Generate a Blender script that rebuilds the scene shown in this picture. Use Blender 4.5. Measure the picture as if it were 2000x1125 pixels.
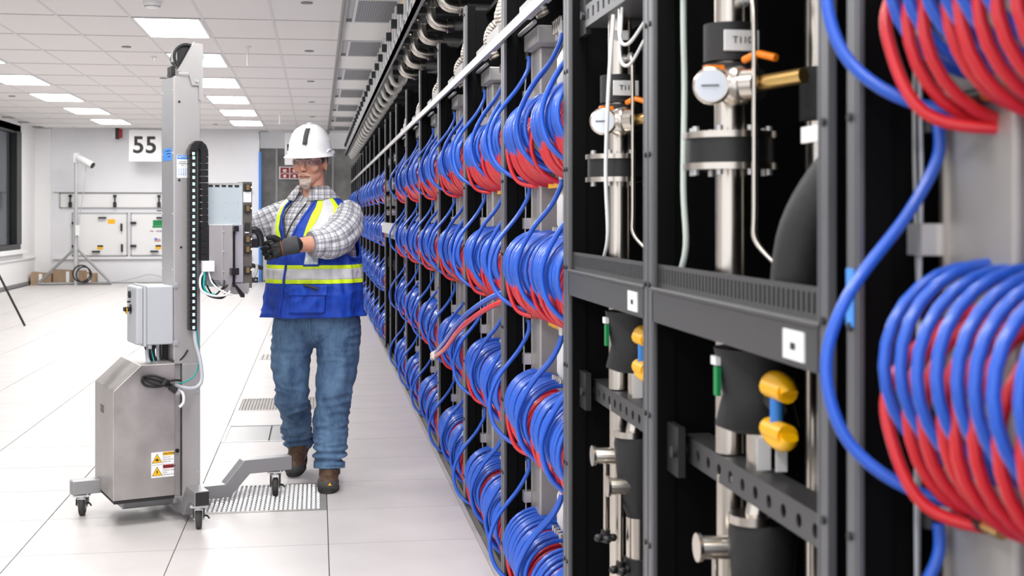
import bpy, bmesh, math, random
from math import sin, cos, pi, radians, sqrt
from mathutils import Vector, Matrix, noise
random.seed(7)
for o in list(bpy.data.objects): bpy.data.objects.remove(o)
C = bpy.context.scene.collection

# ------------------------------------------------------------- camera, world, exposure
H = 1.344
FPX = 2490.0
YAW = math.atan(380/2490)
cd = bpy.data.cameras.new('camera'); cam = bpy.data.objects.new('camera', cd); C.objects.link(cam)
cam.location = (0, 0, H); cam.rotation_euler = (pi/2, 0, -YAW)
cd.sensor_width = 36; cd.lens = FPX/2000*36; cd.shift_y = -(562.5-420)/2000
cd.clip_start = .05; cd.clip_end = 200
cd.dof.use_dof = True; cd.dof.focus_distance = 6.1; cd.dof.aperture_fstop = 5.6
bpy.context.scene.camera = cam
w = bpy.data.worlds.new('world'); bpy.context.scene.world = w; w.use_nodes = True
w.node_tree.nodes['Background'].inputs[0].default_value = (.96, .97, 1, 1)
w.node_tree.nodes['Background'].inputs[1].default_value = .95
vs = bpy.context.scene.view_settings
vs.view_transform = 'Standard'; vs.look = 'None'; vs.gamma = 1; vs.use_curve_mapping = False
vs.exposure = 0.66
LAMP = 14.0

# ------------------------------------------------------------- materials
def srgb(r, g, b):
    f = lambda u: (u/255/12.92) if u/255 <= .04045 else ((u/255+.055)/1.055)**2.4
    return (f(r), f(g), f(b), 1)
def mat(name, col, rough=.5, metal=0, spec=.5, bump=0, bscale=200, var=0, vscale=5, coat=0, rvar=0, stretch=None, aniso=0):
    m = bpy.data.materials.new(name); m.use_nodes = True
    nt = m.node_tree; b = nt.nodes['Principled BSDF']
    b.inputs['Base Color'].default_value = col; b.inputs['Roughness'].default_value = rough
    b.inputs['Metallic'].default_value = metal; b.inputs['Specular IOR Level'].default_value = spec
    b.inputs['Coat Weight'].default_value = coat
    tc = None
    if bump or var or rvar:
        tc = nt.nodes.new('ShaderNodeTexCoord'); mp = nt.nodes.new('ShaderNodeMapping')
        nt.links.new(tc.outputs['Object'], mp.inputs[0])
        if stretch: mp.inputs['Scale'].default_value = stretch
    if var or rvar:
        n = nt.nodes.new('ShaderNodeTexNoise'); n.inputs['Scale'].default_value = vscale; n.inputs['Detail'].default_value = 5
        nt.links.new(mp.outputs[0], n.inputs[0])
        if var:
            mx = nt.nodes.new('ShaderNodeMix'); mx.data_type = 'RGBA'
            mx.inputs[6].default_value = tuple(max(0, c*(1-var)) for c in col[:3])+(1,)
            mx.inputs[7].default_value = tuple(min(1, c*(1+var)) for c in col[:3])+(1,)
            rm = nt.nodes.new('ShaderNodeMapRange'); rm.inputs[1].default_value = .3; rm.inputs[2].default_value = .7
            nt.links.new(n.outputs[0], rm.inputs[0]); nt.links.new(rm.outputs[0], mx.inputs[0])
            nt.links.new(mx.outputs[2], b.inputs['Base Color'])
        if rvar:
            rr = nt.nodes.new('ShaderNodeMapRange'); rr.inputs[1].default_value = .3; rr.inputs[2].default_value = .7
            rr.inputs[3].default_value = rough-rvar; rr.inputs[4].default_value = rough+rvar
            nt.links.new(n.outputs[0], rr.inputs[0]); nt.links.new(rr.outputs[0], b.inputs['Roughness'])
    if bump:
        n2 = nt.nodes.new('ShaderNodeTexNoise'); n2.inputs['Scale'].default_value = bscale; n2.inputs['Detail'].default_value = 3
        nt.links.new(mp.outputs[0], n2.inputs[0])
        bp = nt.nodes.new('ShaderNodeBump'); bp.inputs['Strength'].default_value = bump; bp.inputs['Distance'].default_value = .002
        nt.links.new(n2.outputs[0], bp.inputs['Height']); nt.links.new(bp.outputs[0], b.inputs['Normal'])
    return m
def emis(name, col, s):
    m = bpy.data.materials.new(name); m.use_nodes = True
    b = m.node_tree.nodes['Principled BSDF']; b.inputs['Base Color'].default_value = col
    b.inputs['Emission Color'].default_value = col; b.inputs['Emission Strength'].default_value = s
    return m
W = (.86, .85, .85, 1)
M = dict(
 tile=mat('floor_tile', (.585, .56, .55, 1), .38, var=.05, vscale=3.5, bump=.05, bscale=400),
 joint=mat('floor_joint', (.22, .21, .20, 1), .8),
 ceil=mat('ceiling_tile', (.94, .91, .895, 1), .9, bump=.3, bscale=300, var=.03, vscale=120),
 tbar=mat('ceiling_bar', (.80, .79, .78, 1), .6),
 slot=mat('ceiling_slot', (.25, .25, .25, 1), .7),
 wall=mat('white_wall', (.88, .88, .88, 1), .6),
 panel=mat('white_panel', (.84, .84, .87, 1), .35, var=.04, vscale=1),
 concrete=mat('grey_concrete', (.24, .235, .225, 1), .85, var=.35, vscale=3, bump=.3, bscale=60),
 gframe=mat('grey_frame', (.42, .42, .42, 1), .5),
 black=mat('black_panel', (.0018, .0018, .002, 1), .6, spec=.12),
 blackm=mat('black_plastic', (.012, .012, .013, 1), .4),
 rubber=mat('dark_rubber', (.05, .048, .046, 1), .7, bump=.2),
 post=mat('post_grey', (.135, .137, .15, 1), .42, metal=.3),
 postd=mat('post_dark', (.025, .025, .028, 1), .45, metal=.2),
 beam=mat('beam_grey', (.065, .065, .068, 1), .42, metal=.2),
 zinc=mat('zinc_steel', (.64, .64, .65, 1), .33, metal=.55, rvar=.03, vscale=8),
 steel=mat('brushed_steel', (.52, .505, .495, 1), .38, metal=.5, rvar=.03, vscale=4, var=.03),
 brushed=mat('cover_steel', (.47, .445, .43, 1), .36, metal=.75, rvar=.08, vscale=7, var=.16),
 chrome=mat('chrome_pipe', (.66, .61, .55, 1), .24, metal=1),
 brass=mat('brass', (.75, .50, .18, 1), .3, metal=.9),
 alu=mat('manifold_alloy', (.46, .44, .42, 1), .45, metal=.6, var=.08, vscale=6),
 blue=mat('blue_hose', srgb(18, 90, 206), .36, spec=.7, coat=.3),
 red=mat('red_hose', srgb(222, 28, 40), .38, spec=.6, coat=.3),
 white=mat('white_plastic', (.85, .85, .85, 1), .35),
 label=mat('label_white', (.9, .9, .9, 1), .5),
 ink=mat('ink', (.02, .02, .02, 1), .6),
 green=mat('green_tag', srgb(0, 140, 75), .5),
 yellow=mat('yellow_plastic', srgb(255, 190, 0), .4),
 orange=mat('orange_handle', srgb(250, 135, 0), .4),
 lblue=mat('light_blue_plastic', srgb(50, 130, 220), .45),
 tape=mat('blue_tape', srgb(75, 150, 235), .7),
 redm=mat('sign_red', srgb(165, 20, 20), .5),
 grey=mat('grey_paint', (.30, .305, .31, 1), .38, metal=.3),
 greybox=mat('enclosure_grey', (.47, .49, .52, 1), .4, bump=.2, bscale=600),
 arm=mat('frame_silver', (.38, .38, .39, 1), .38, metal=.55),
 bladeblue=mat('pale_blue_sheet', (.56, .64, .67, 1), .4, metal=.25, var=.04, vscale=3),
 bladeend=mat('blade_end', (.11, .10, .09, 1), .5),
 teal=mat('teal_wire', srgb(0, 165, 160), .45),
 greyw=mat('grey_cable', (.50, .52, .56, 1), .45),
 rubhose=mat('insulated_hose_grey', (.17, .17, .17, 1), .30, bump=.3, bscale=90),
 ins=mat('black_insulation', (.018, .018, .02, 1), .62, bump=.4, bscale=90),
 dial=mat('gauge_dial', (.66, .70, .78, 1), .3, coat=.5),
 card=mat('cardboard', srgb(170, 145, 120), .8, var=.1, vscale=4),
 winblk=mat('window_frame_black', (.008, .008, .009, 1), .4),
 vent=mat('vent_grey', (.30, .30, .31, 1), .6),
 skin=mat('skin', srgb(214, 156, 130), .5, var=.10, vscale=28, bump=.2, bscale=500),
 lip=mat('lip', srgb(186, 122, 106), .5),
 beard=mat('goatee', srgb(196, 180, 166), .85, var=.25, vscale=220, bump=1, bscale=350),
 hair=mat('hair', srgb(75, 66, 62), .8, var=.35, vscale=150, bump=.8, bscale=300),
 helmet=mat('helmet_white', (.86, .86, .87, 1), .22, coat=.3),
 boot=mat('boot_leather', srgb(86, 62, 44), .6, var=.3, vscale=30, bump=.3, bscale=150),
 lime=mat('lime_tape', srgb(215, 245, 20), .5),
 reflect=mat('reflective_tape', (.62, .62, .63, 1), .4, var=.08, vscale=25),
 glove=mat('glove_black', (.012, .012, .013, 1), .55, bump=.4, bscale=200),
 cuff=mat('glove_grey', (.055, .057, .06, 1), .8, bump=.5, bscale=500, var=.3, vscale=200),
 gorange=mat('glove_orange', srgb(170, 85, 25), .6),
 eye=mat('eye_white', (.7, .68, .66, 1), .2), iris=mat('iris', (.03, .025, .02, 1), .2),
 upipe=mat('pale_pipe', (.62, .60, .57, 1), .35, metal=.3),
 lampframe=mat('lamp_frame', (.8, .8, .8, 1), .5),
)
M['lamp'] = emis('lamp_light', (1, .99, .97, 1), LAMP)
def perforated(name, base, hole, sx, sy, r, metal=.5, axes=(0, 1)):
    m = mat(name, base, .45, metal=metal); nt = m.node_tree; b = nt.nodes['Principled BSDF']
    tc = nt.nodes.new('ShaderNodeTexCoord'); sp = nt.nodes.new('ShaderNodeSeparateXYZ'); nt.links.new(tc.outputs['Object'], sp.inputs[0])
    ds = []
    for ax, s in zip(axes, (sx, sy)):
        a = nt.nodes.new('ShaderNodeMath'); a.operation = 'MULTIPLY'; a.inputs[1].default_value = 1/s; nt.links.new(sp.outputs[ax], a.inputs[0])
        f = nt.nodes.new('ShaderNodeMath'); f.operation = 'FRACT'; nt.links.new(a.outputs[0], f.inputs[0])
        g = nt.nodes.new('ShaderNodeMath'); g.operation = 'SUBTRACT'; g.inputs[1].default_value = .5; nt.links.new(f.outputs[0], g.inputs[0])
        h = nt.nodes.new('ShaderNodeMath'); h.operation = 'ABSOLUTE'; nt.links.new(g.outputs[0], h.inputs[0]); ds.append(h)
    mx = nt.nodes.new('ShaderNodeMath'); mx.operation = 'MAXIMUM'
    nt.links.new(ds[0].outputs[0], mx.inputs[0]); nt.links.new(ds[1].outputs[0], mx.inputs[1])
    lt = nt.nodes.new('ShaderNodeMath'); lt.operation = 'LESS_THAN'; lt.inputs[1].default_value = r; nt.links.new(mx.outputs[0], lt.inputs[0])
    mc = nt.nodes.new('ShaderNodeMix'); mc.data_type = 'RGBA'; mc.inputs[6].default_value = base; mc.inputs[7].default_value = hole
    nt.links.new(lt.outputs[0], mc.inputs[0]); nt.links.new(mc.outputs[2], b.inputs['Base Color'])
    return m
M['perf'] = perforated('perforated_vent', (.36, .36, .37, 1), (.10, .10, .10, 1), .02, .02, .28, 0)
# plaid shirt
def plaid():
    m = mat('plaid_cloth', (.7, .7, .7, 1), .85, bump=.3, bscale=700); nt = m.node_tree; b = nt.nodes['Principled BSDF']
    uv = nt.nodes.new('ShaderNodeUVMap'); sp = nt.nodes.new('ShaderNodeSeparateXYZ'); nt.links.new(uv.outputs[0], sp.inputs[0])
    prev = None
    for ax in (0, 1):
        for per, th, off, st in ((.030, .30, 0, .55), (.030, .07, .5, .75), (.030, .05, .62, .5)):
            a = nt.nodes.new('ShaderNodeMath'); a.operation = 'MULTIPLY_ADD'; a.inputs[1].default_value = 1/per; a.inputs[2].default_value = off
            nt.links.new(sp.outputs[ax], a.inputs[0])
            f = nt.nodes.new('ShaderNodeMath'); f.operation = 'FRACT'; nt.links.new(a.outputs[0], f.inputs[0])
            l = nt.nodes.new('ShaderNodeMath'); l.operation = 'LESS_THAN'; l.inputs[1].default_value = th; nt.links.new(f.outputs[0], l.inputs[0])
            s = nt.nodes.new('ShaderNodeMath'); s.operation = 'MULTIPLY_ADD'; s.inputs[1].default_value = -st; s.inputs[2].default_value = 1; nt.links.new(l.outputs[0], s.inputs[0])
            if prev:
                q = nt.nodes.new('ShaderNodeMath'); q.operation = 'MULTIPLY'; nt.links.new(prev.outputs[0], q.inputs[0]); nt.links.new(s.outputs[0], q.inputs[1]); prev = q
            else: prev = s
    mc = nt.nodes.new('ShaderNodeMix'); mc.data_type = 'RGBA'; mc.inputs[6].default_value = (.10, .105, .15, 1); mc.inputs[7].default_value = (.74, .74, .76, 1)
    nt.links.new(prev.outputs[0], mc.inputs[0]); nt.links.new(mc.outputs[2], b.inputs['Base Color'])
    return m
M['plaid'] = plaid()
def clothm(name, c1, c2, scale, stretch, bump, rough=.8):
    m = mat(name, c1, rough); nt = m.node_tree; b = nt.nodes['Principled BSDF']
    tc = nt.nodes.new('ShaderNodeTexCoord'); mp = nt.nodes.new('ShaderNodeMapping'); mp.inputs['Scale'].default_value = stretch
    nt.links.new(tc.outputs['Object'], mp.inputs[0])
    n = nt.nodes.new('ShaderNodeTexNoise'); n.inputs['Scale'].default_value = scale; n.inputs['Detail'].default_value = 8; n.inputs['Roughness'].default_value = .7
    nt.links.new(mp.outputs[0], n.inputs[0])
    rm = nt.nodes.new('ShaderNodeMapRange'); rm.inputs[1].default_value = .32; rm.inputs[2].default_value = .68; nt.links.new(n.outputs[0], rm.inputs[0])
    mx = nt.nodes.new('ShaderNodeMix'); mx.data_type = 'RGBA'; mx.inputs[6].default_value = c1; mx.inputs[7].default_value = c2
    nt.links.new(rm.outputs[0], mx.inputs[0]); nt.links.new(mx.outputs[2], b.inputs['Base Color'])
    n2 = nt.nodes.new('ShaderNodeTexNoise'); n2.inputs['Scale'].default_value = 600
    nt.links.new(tc.outputs['Object'], n2.inputs[0])
    bp = nt.nodes.new('ShaderNodeBump'); bp.inputs['Strength'].default_value = bump; bp.inputs['Distance'].default_value = .002
    nt.links.new(n2.outputs[0], bp.inputs['Height']); nt.links.new(bp.outputs[0], b.inputs['Normal'])
    return m
M['denim'] = clothm('denim', srgb(32, 58, 96), srgb(104, 138, 172), 9, (1, 1, .45), .6)
M['vest'] = clothm('blue_mesh_cloth', srgb(4, 50, 150), srgb(10, 74, 196), 12, (1, 1, 1), .5, .6)
def braid():
    m = mat('braided_hose', (.5, .45, .38, 1), .4, metal=.5); nt = m.node_tree; b = nt.nodes['Principled BSDF']
    uv = nt.nodes.new('ShaderNodeUVMap'); wv = nt.nodes.new('ShaderNodeTexWave'); wv.inputs['Scale'].default_value = 22; wv.bands_direction = 'Y'
    nt.links.new(uv.outputs[0], wv.inputs[0])
    mx = nt.nodes.new('ShaderNodeMix'); mx.data_type = 'RGBA'; mx.inputs[6].default_value = (.16, .13, .10, 1); mx.inputs[7].default_value = (.85, .79, .70, 1)
    nt.links.new(wv.outputs[1], mx.inputs[0]); nt.links.new(mx.outputs[2], b.inputs['Base Color'])
    return m
M['braid'] = braid()
gm = bpy.data.materials.new('window_glass'); gm.use_nodes = True; nt = gm.node_tree; nt.nodes.clear()
o_ = nt.nodes.new('ShaderNodeOutputMaterial'); t_ = nt.nodes.new('ShaderNodeBsdfTransparent'); g_ = nt.nodes.new('ShaderNodeBsdfGlossy'); g_.inputs['Roughness'].default_value = .05
t_.inputs[0].default_value = (.82, .86, .90, 1); x_ = nt.nodes.new('ShaderNodeMixShader'); x_.inputs[0].default_value = .18
nt.links.new(t_.outputs[0], x_.inputs[1]); nt.links.new(g_.outputs[0], x_.inputs[2]); nt.links.new(x_.outputs[0], o_.inputs[0]); M['glass'] = gm
gl2 = gm.copy(); gl2.name = 'clear_lens'; gl2.node_tree.nodes['Mix Shader'].inputs[0].default_value = .10
gl2.node_tree.nodes['Transparent BSDF'].inputs[0].default_value = (.96, .96, .98, 1); M['lens'] = gl2

# ------------------------------------------------------------- mesh helpers
class MB:
    def __init__(s): s.v = []; s.f = []; s.uv = []; s.sm = []; s.mi = []; s.cur = 0
    def add(s, vs, fs, smooth=False, uvs=None):
        n = len(s.v); s.v += [tuple(v) for v in vs]
        for i, f in enumerate(fs):
            s.f.append(tuple(n+k for k in f)); s.sm.append(smooth); s.mi.append(s.cur)
            s.uv.append(uvs[i] if uvs else [(0, 0)]*len(f))
        return s
    def box(s, a, b):
        x0, y0, z0 = a; x1, y1, z1 = b
        return s.add([(x0,y0,z0),(x1,y0,z0),(x1,y1,z0),(x0,y1,z0),(x0,y0,z1),(x1,y0,z1),(x1,y1,z1),(x0,y1,z1)],
              [(3,2,1,0),(4,5,6,7),(0,1,5,4),(1,2,6,5),(2,3,7,6),(3,0,4,7)])
    def prism(s, poly, y0, y1, ax='y'):      # poly in (x,z), extruded along y (or other axis)
        n = len(poly)
        def P(p, y):
            if ax == 'y': return (p[0], y, p[1])
            if ax == 'x': return (y, p[0], p[1])
            return (p[0], p[1], y)
        vs = [P(p, y0) for p in poly]+[P(p, y1) for p in poly]
        fs = [tuple(range(n)), tuple(range(2*n-1, n-1, -1))]+[(i, i+n, (i+1) % n+n, (i+1) % n) for i in range(n)]
        return s.add(vs, fs)
    def tube(s, pts, r, n=8, cap=True, closed=False, sy=1):
        pts = [Vector(p) for p in pts]; N = len(pts)
        rs = r if isinstance(r, (list, tuple)) else [r]*N
        T = []
        for i in range(N):
            if closed: t = pts[(i+1) % N]-pts[i-1]
            else: t = pts[min(i+1, N-1)]-pts[max(i-1, 0)]
            T.append(t.normalized() if t.length > 1e-9 else Vector((0, 0, 1)))
        up = Vector((0, 0, 1)) if abs(T[0].z) < .9 else Vector((0, 1, 0))
        a = T[0].cross(up).normalized(); vs = []; L = 0; ls = []
        for i in range(N):
            if i: L += (pts[i]-pts[i-1]).length
            ls.append(L)
            a = (a-T[i]*a.dot(T[i])); a = a.normalized() if a.length > 1e-6 else T[i].orthogonal().normalized()
            b = T[i].cross(a)
            for k in range(n):
                t = 2*pi*k/n; vs.append(pts[i]+a*(cos(t)*rs[i])+b*(sin(t)*rs[i]*sy))
        fs = []; uv = []
        R = N if closed else N-1
        for i in range(R):
            j = (i+1) % N
            for k in range(n):
                k2 = (k+1) % n; fs.append((i*n+k, i*n+k2, j*n+k2, j*n+k))
                l2 = ls[j] if j else L
                uv.append([(k/n*.3, ls[i]), ((k+1)/n*.3, ls[i]), ((k+1)/n*.3, l2), (k/n*.3, l2)])
        s.add(vs, fs, True, uv)
        if cap and not closed:
            s.add(vs[:n], [tuple(range(n-1, -1, -1))]); s.add(vs[-n:], [tuple(range(n))])
        return s
    def cyl(s, p, q, r, n=16, r2=None): return s.tube([p, q], [r, r if r2 is None else r2], n)
    def ell(s, c, r, rot=None, nu=20, nv=12):
        c = Vector(c); vs = []; fs = []
        for i in range(nv+1):
            th = pi*i/nv
            for k in range(nu):
                ph = 2*pi*k/nu; p = Vector((sin(th)*cos(ph)*r[0], sin(th)*sin(ph)*r[1], cos(th)*r[2]))
                vs.append(c+(rot @ p if rot else p))
        for i in range(nv):
            for k in range(nu):
                k2 = (k+1) % nu; fs.append((i*nu+k, (i+1)*nu+k, (i+1)*nu+k2, i*nu+k2))
        return s.add(vs, fs, True)
    def cap(s, p, r1, q, r2, n=20, sy=1, m=7):      # rounded tapered limb
        p = Vector(p); q = Vector(q); d = (q-p); L = d.length; d.normalize(); pts = []; rs = []
        for i in range(m): t = pi/2*i/m; pts.append(p-d*cos(t)*r1); rs.append(max(1e-4, r1*sin(t)))
        for i in range(5): t = i/4; pts.append(p+d*L*t); rs.append(r1+(r2-r1)*t)
        for i in range(m): t = pi/2*(i+1)/m; pts.append(q+d*sin(t)*r2); rs.append(max(1e-4, r2*cos(t)))
        return s.tube(pts, rs, n, sy=sy)
    def mesh(s, name='mesh', mats=None):
        me = bpy.data.meshes.new(name); me.from_pydata(s.v, [], s.f)
        ul = me.uv_layers.new(name='UVMap'); k = 0
        flat = []
        for u in s.uv:
            for a in u: flat += [a[0], a[1]]
        ul.data.foreach_set('uv', flat)
        me.polygons.foreach_set('use_smooth', s.sm); me.polygons.foreach_set('material_index', s.mi)
        for m in (mats or []): me.materials.append(m)
        me.update(); return me
    def xf(s, mx): s.v = [tuple(mx @ Vector(v)) for v in s.v]; return s

def link(name, me, parent=None, loc=None, rot=None, **k):
    o = bpy.data.objects.new(name, me); C.objects.link(o)
    if parent is not None: o.parent = parent
    if loc: o.location = loc
    if rot: o.rotation_euler = rot
    for a, b in k.items(): o[a] = b
    return o
def obj(name, mb, m, parent=None, bevel=0, loc=None, rot=None, **k):
    ms = m if isinstance(m, list) else [m]
    o = link(name, mb.mesh(name, [M[x] for x in ms]), parent, loc, rot, **k)
    if bevel:
        b = o.modifiers.new('bevel', 'BEVEL'); b.width = bevel; b.segments = 2; b.limit_method = 'ANGLE'; b.angle_limit = radians(40)
    return o
def thing(name, label, cat, loc=(0, 0, 0), rz=0, group=None):
    o = bpy.data.objects.new(name, None); C.objects.link(o); o.empty_display_size = .1
    o.location = loc; o.rotation_euler = (0, 0, rz); o['label'] = label; o['category'] = cat
    if group: o['group'] = group
    return o
def tag(o, label, cat, group=None):
    o['label'] = label; o['category'] = cat
    if group: o['group'] = group
    return o
def struct(o): o['kind'] = 'structure'; return o
def smooth_path(pts, sub=6):
    P = [Vector(p) for p in pts]; out = []
    for i in range(len(P)-1):
        p0 = P[max(i-1, 0)]; p1 = P[i]; p2 = P[i+1]; p3 = P[min(i+2, len(P)-1)]
        for k in range(sub):
            t = k/sub
            out.append(.5*((2*p1)+(p2-p0)*t+(2*p0-5*p1+4*p2-p3)*t*t+(3*p1-p0-3*p2+p3)*t**3))
    out.append(P[-1]); return out
def text_obj(name, s, size, m, parent, loc, rot, extrude=.0008, align='CENTER', offset=0):
    cu = bpy.data.curves.new(name, 'FONT'); cu.body = s; cu.size = size; cu.extrude = extrude; cu.align_x = align; cu.align_y = 'CENTER'; cu.offset = offset; cu.resolution_u = 3
    t = bpy.data.objects.new('tmp', cu); C.objects.link(t)
    dg = bpy.context.evaluated_depsgraph_get(); me = bpy.data.meshes.new_from_object(t.evaluated_get(dg))
    bpy.data.objects.remove(t); me.materials.clear(); me.materials.append(M[m])
    return link(name, me, parent, loc, rot)

# ============================================================= SETTING
CZ = H+1.709          # ceiling height
XL = -5.5             # left wall
YB = 26.3             # far white panel wall
XR = .665             # floor edge at racks
fl = struct(obj('floor', MB().box((XL-.3, -2, -.12), (2.2, 30, -.012)), 'joint'))
tile = MB().box((-.3028, -.3028, -.012), (.3028, .3028, 0)).mesh('tile', [M['tile']])
T = .61
rows = [5.26+T*k for k in range(-4, 34)]
special = {(0, 1): 'grate', (0, 4): 'solid', (0, 6): 'grate2', (0, 11): 'slot', (0, 15): 'slot'}
def tix(i, j): return -.261-T*i, 5.565+T*j        # tile centre; column 0 spans x -.566...044
far = MB()
for i in range(-1, 9):
    for j in range(-5, 34):
        x, y = tix(i, j)
        if (i, j) in special and special[(i, j)] != 'slot': continue
        if y > YB-.1 and x < -1.3: continue
        if j <= 17: link('floor_tile', tile, fl, (x, y, 0))
        else: far.box((x-.3028, y-.3028, -.012), (x+.3028, y+.3028, 0))
obj('distant_floor_tiles', far, 'tile', fl, kind='stuff')
# floor grates (relief built)
def grate(i, j, mi, cov):
    x, y = tix(i, j); g = thing('floor_grate', cov, 'floor grate', (x, y, 0))
    f = MB(); a = .303; b = .275
    f.box((-a, -a, -.012), (a, -b, .001)); f.box((-a, b, -.012), (a, a, .001)); f.box((-a, -b, -.012), (-b, b, .001)); f.box((b, -b, -.012), (a, b, .001))
    obj('frame', f, 'alu', g)
    obj('base_plate', MB().box((-b, -b, -.012), (b, b, -.006)), 'slot', g)
    t = MB(); n = 26; s = 2*b/n
    for p in range(n):
        for q in range(n):
            cx = -b+s*(p+.5); cy = -b+s*(q+.5); dx = s*.40; dy = s*.22
            if (p+q) % 2: dx, dy = dy*1.2, dx
            t.add([(cx-dx, cy-dy, -.003), (cx+dx, cy-dy, -.003), (cx+dx, cy+dy, -.003), (cx-dx, cy+dy, -.003), (cx-dx*.6, cy-dy*.5, .003), (cx+dx*.6, cy-dy*.5, .003), (cx+dx*.6, cy+dy*.5, .003), (cx-dx*.6, cy+dy*.5, .003)],
                  [(4,5,6,7),(0,1,5,4),(1,2,6,5),(2,3,7,6),(3,0,4,7)])
    obj('perforated_treads', t, mi, g, kind='stuff')
grate(0, 1, 'zinc', 'perforated metal floor grate under the front boot and right caster')
grate(0, 6, 'alu', 'perforated grey floor grate two tiles behind the walking man')
x, y = tix(0, 4); g = thing('floor_hatch', 'solid steel floor hatch with dark glassy plate just behind the man', 'floor hatch', (x, y, 0))
f = MB(); a = .303; b = .285
f.box((-a, -a, -.012), (a, -b, .002)); f.box((-a, b, -.012), (a, a, .002)); f.box((-a, -b, -.012), (-b, b, .002)); f.box((b, -b, -.012), (a, b, .002))
obj('frame', f, 'zinc', g); obj('plate', MB().box((-b, -b, -.012), (-.03, b, -.002)).box((-.02, -b, -.012), (b, b, -.002)), 'grey', g)
for j, wd in ((11, 'nearer'), (15, 'farther')):
    x, y = tix(0, j); g = thing('floor_vent', 'small slotted floor vent left of the man, the %s of two' % wd, 'floor vent', (x-.14, y, .0))
    obj('plate', MB().box((-.13, -.22, 0), (.13, .22, .003)), 'alu', g)
    for q in range(6): obj('slot', MB().box((-.115+q*.042, -.19, .003), (-.1+q*.042, .19, .004)), 'slot', g)
# metal edge strip and ledge along racks
struct(obj('trim_1', MB().box((.653, 2.0, -.012), (.672, 27, .003)), 'gframe'))

# ceiling
ce = struct(obj('ceiling', MB().box((XL-.3, -2, CZ+.03), (2.6, 30, CZ+.15)), 'tbar'))
R0 = 11.38; RD = 1.22
lampcols = (-1.300, -3.735)
ct = MB().box((-.296, -.600, CZ+.004), (.296, .600, CZ+.02)).mesh('ctile', [M['ceil']])
for c in range(-4, 9):
    cx = -.081-.6075*c
    for r in range(-11, 13):
        y = R0+RD*(r+.5)
        if y < -1.5: continue
        if any(abs(cx-lc) < .1 for lc in lampcols) and r % 2 == 0 and not (cx < -3 and r < 0): continue
        if abs(cx-.5265) < .1 and r % 2 == 0 and r < -4: continue
        if c < 0 and r % 2: continue
        if y > 26.3 and cx < -1.3: continue
        link('ceiling_tile', ct, ce, (cx, y, 0))
bars = MB()
for c in range(-4, 10):
    x = .222-.6075*c
    bars.box((x-.012, -2, CZ), (x+.012, 26.9, CZ+.03))
obj('grid_bar', bars, 'tbar', ce)
cb = MB()
for r in range(-11, 14): cb.box((XL, R0+RD*r-.006, CZ+.001), (2.6, R0+RD*r+.006, CZ+.03))
obj('cross_bar', cb, 'gframe', ce)
obj('soffit_channel', MB().box((.195, -2, CZ-.02), (.212, 26.8, CZ+.02)).box((.226, -2, CZ-.035), (.243, 26.8, CZ+.02)), 'gframe', ce)
for r in range(-7, 13, 2):
    y = R0+RD*(r+.5); k = 'nearest second third fourth fifth sixth seventh eighth ninth farthest'.split()
    for ci, cx in enumerate((.60, 1.20)):
        if ci and r < 0: pass
        g = thing('ceiling_vent', 'grey perforated ceiling vent in the %s column, %s from the viewer' % (('outer', 'inner')[ci], k[(r+7)//2]), 'ceiling vent', (cx, y, CZ), 0, 'perforated vents above the racks')
        f = MB(); f.box((-.3, -.60, -.005), (-.275, .60, .02)).box((.275, -.60, -.005), (.3, .60, .02)).box((-.275, -.6, -.005), (.275, -.58, .02)).box((-.275, .58, -.005), (.275, .6, .02))
        obj('frame', f, 'lampframe', g); obj('grille', MB().box((-.275, -.58, 0), (.275, .58, .008)), 'perf', g)
nm = ['nearest in view', 'second', 'third', 'fourth', 'fifth', 'farthest']
for ci, lc in enumerate(lampcols+(.5265,)):  # third column is unseen, added to brighten the right floor and near racks
    for r in range(-10, 12, 2):
        if (ci == 1 and r < 0) or (ci == 2 and r >= -4): continue
        y = R0+RD*(r+.5)
        if r >= 0 and ci < 2 and not (ci == 1 and r == 0): lb = 'bright ceiling troffer light in the %s row, %s along it' % (('right-hand', 'left-hand')[ci], nm[r//2])
        else: lb = 'unseen ceiling troffer overhead, continuing a row or added as fill light'
        g = thing('ceiling_light', lb, 'ceiling light', (lc, y, CZ), 0, 'ceiling troffer lights')
        f = MB(); f.box((-.298, -.602, -.006), (-.27, .602, .03)).box((.27, -.602, -.006), (.298, .602, .03)).box((-.27, -.602, -.006), (.27, -.575, .03)).box((-.27, .575, -.006), (.27, .602, .03))
        obj('frame', f, 'lampframe', g)
        obj('diffuser', MB().add([(-.27,-.575,.004),(-.27,.575,.004),(.27,.575,.004),(.27,-.575,.004)], [(0,1,2,3)]), 'lamp', g)
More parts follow.
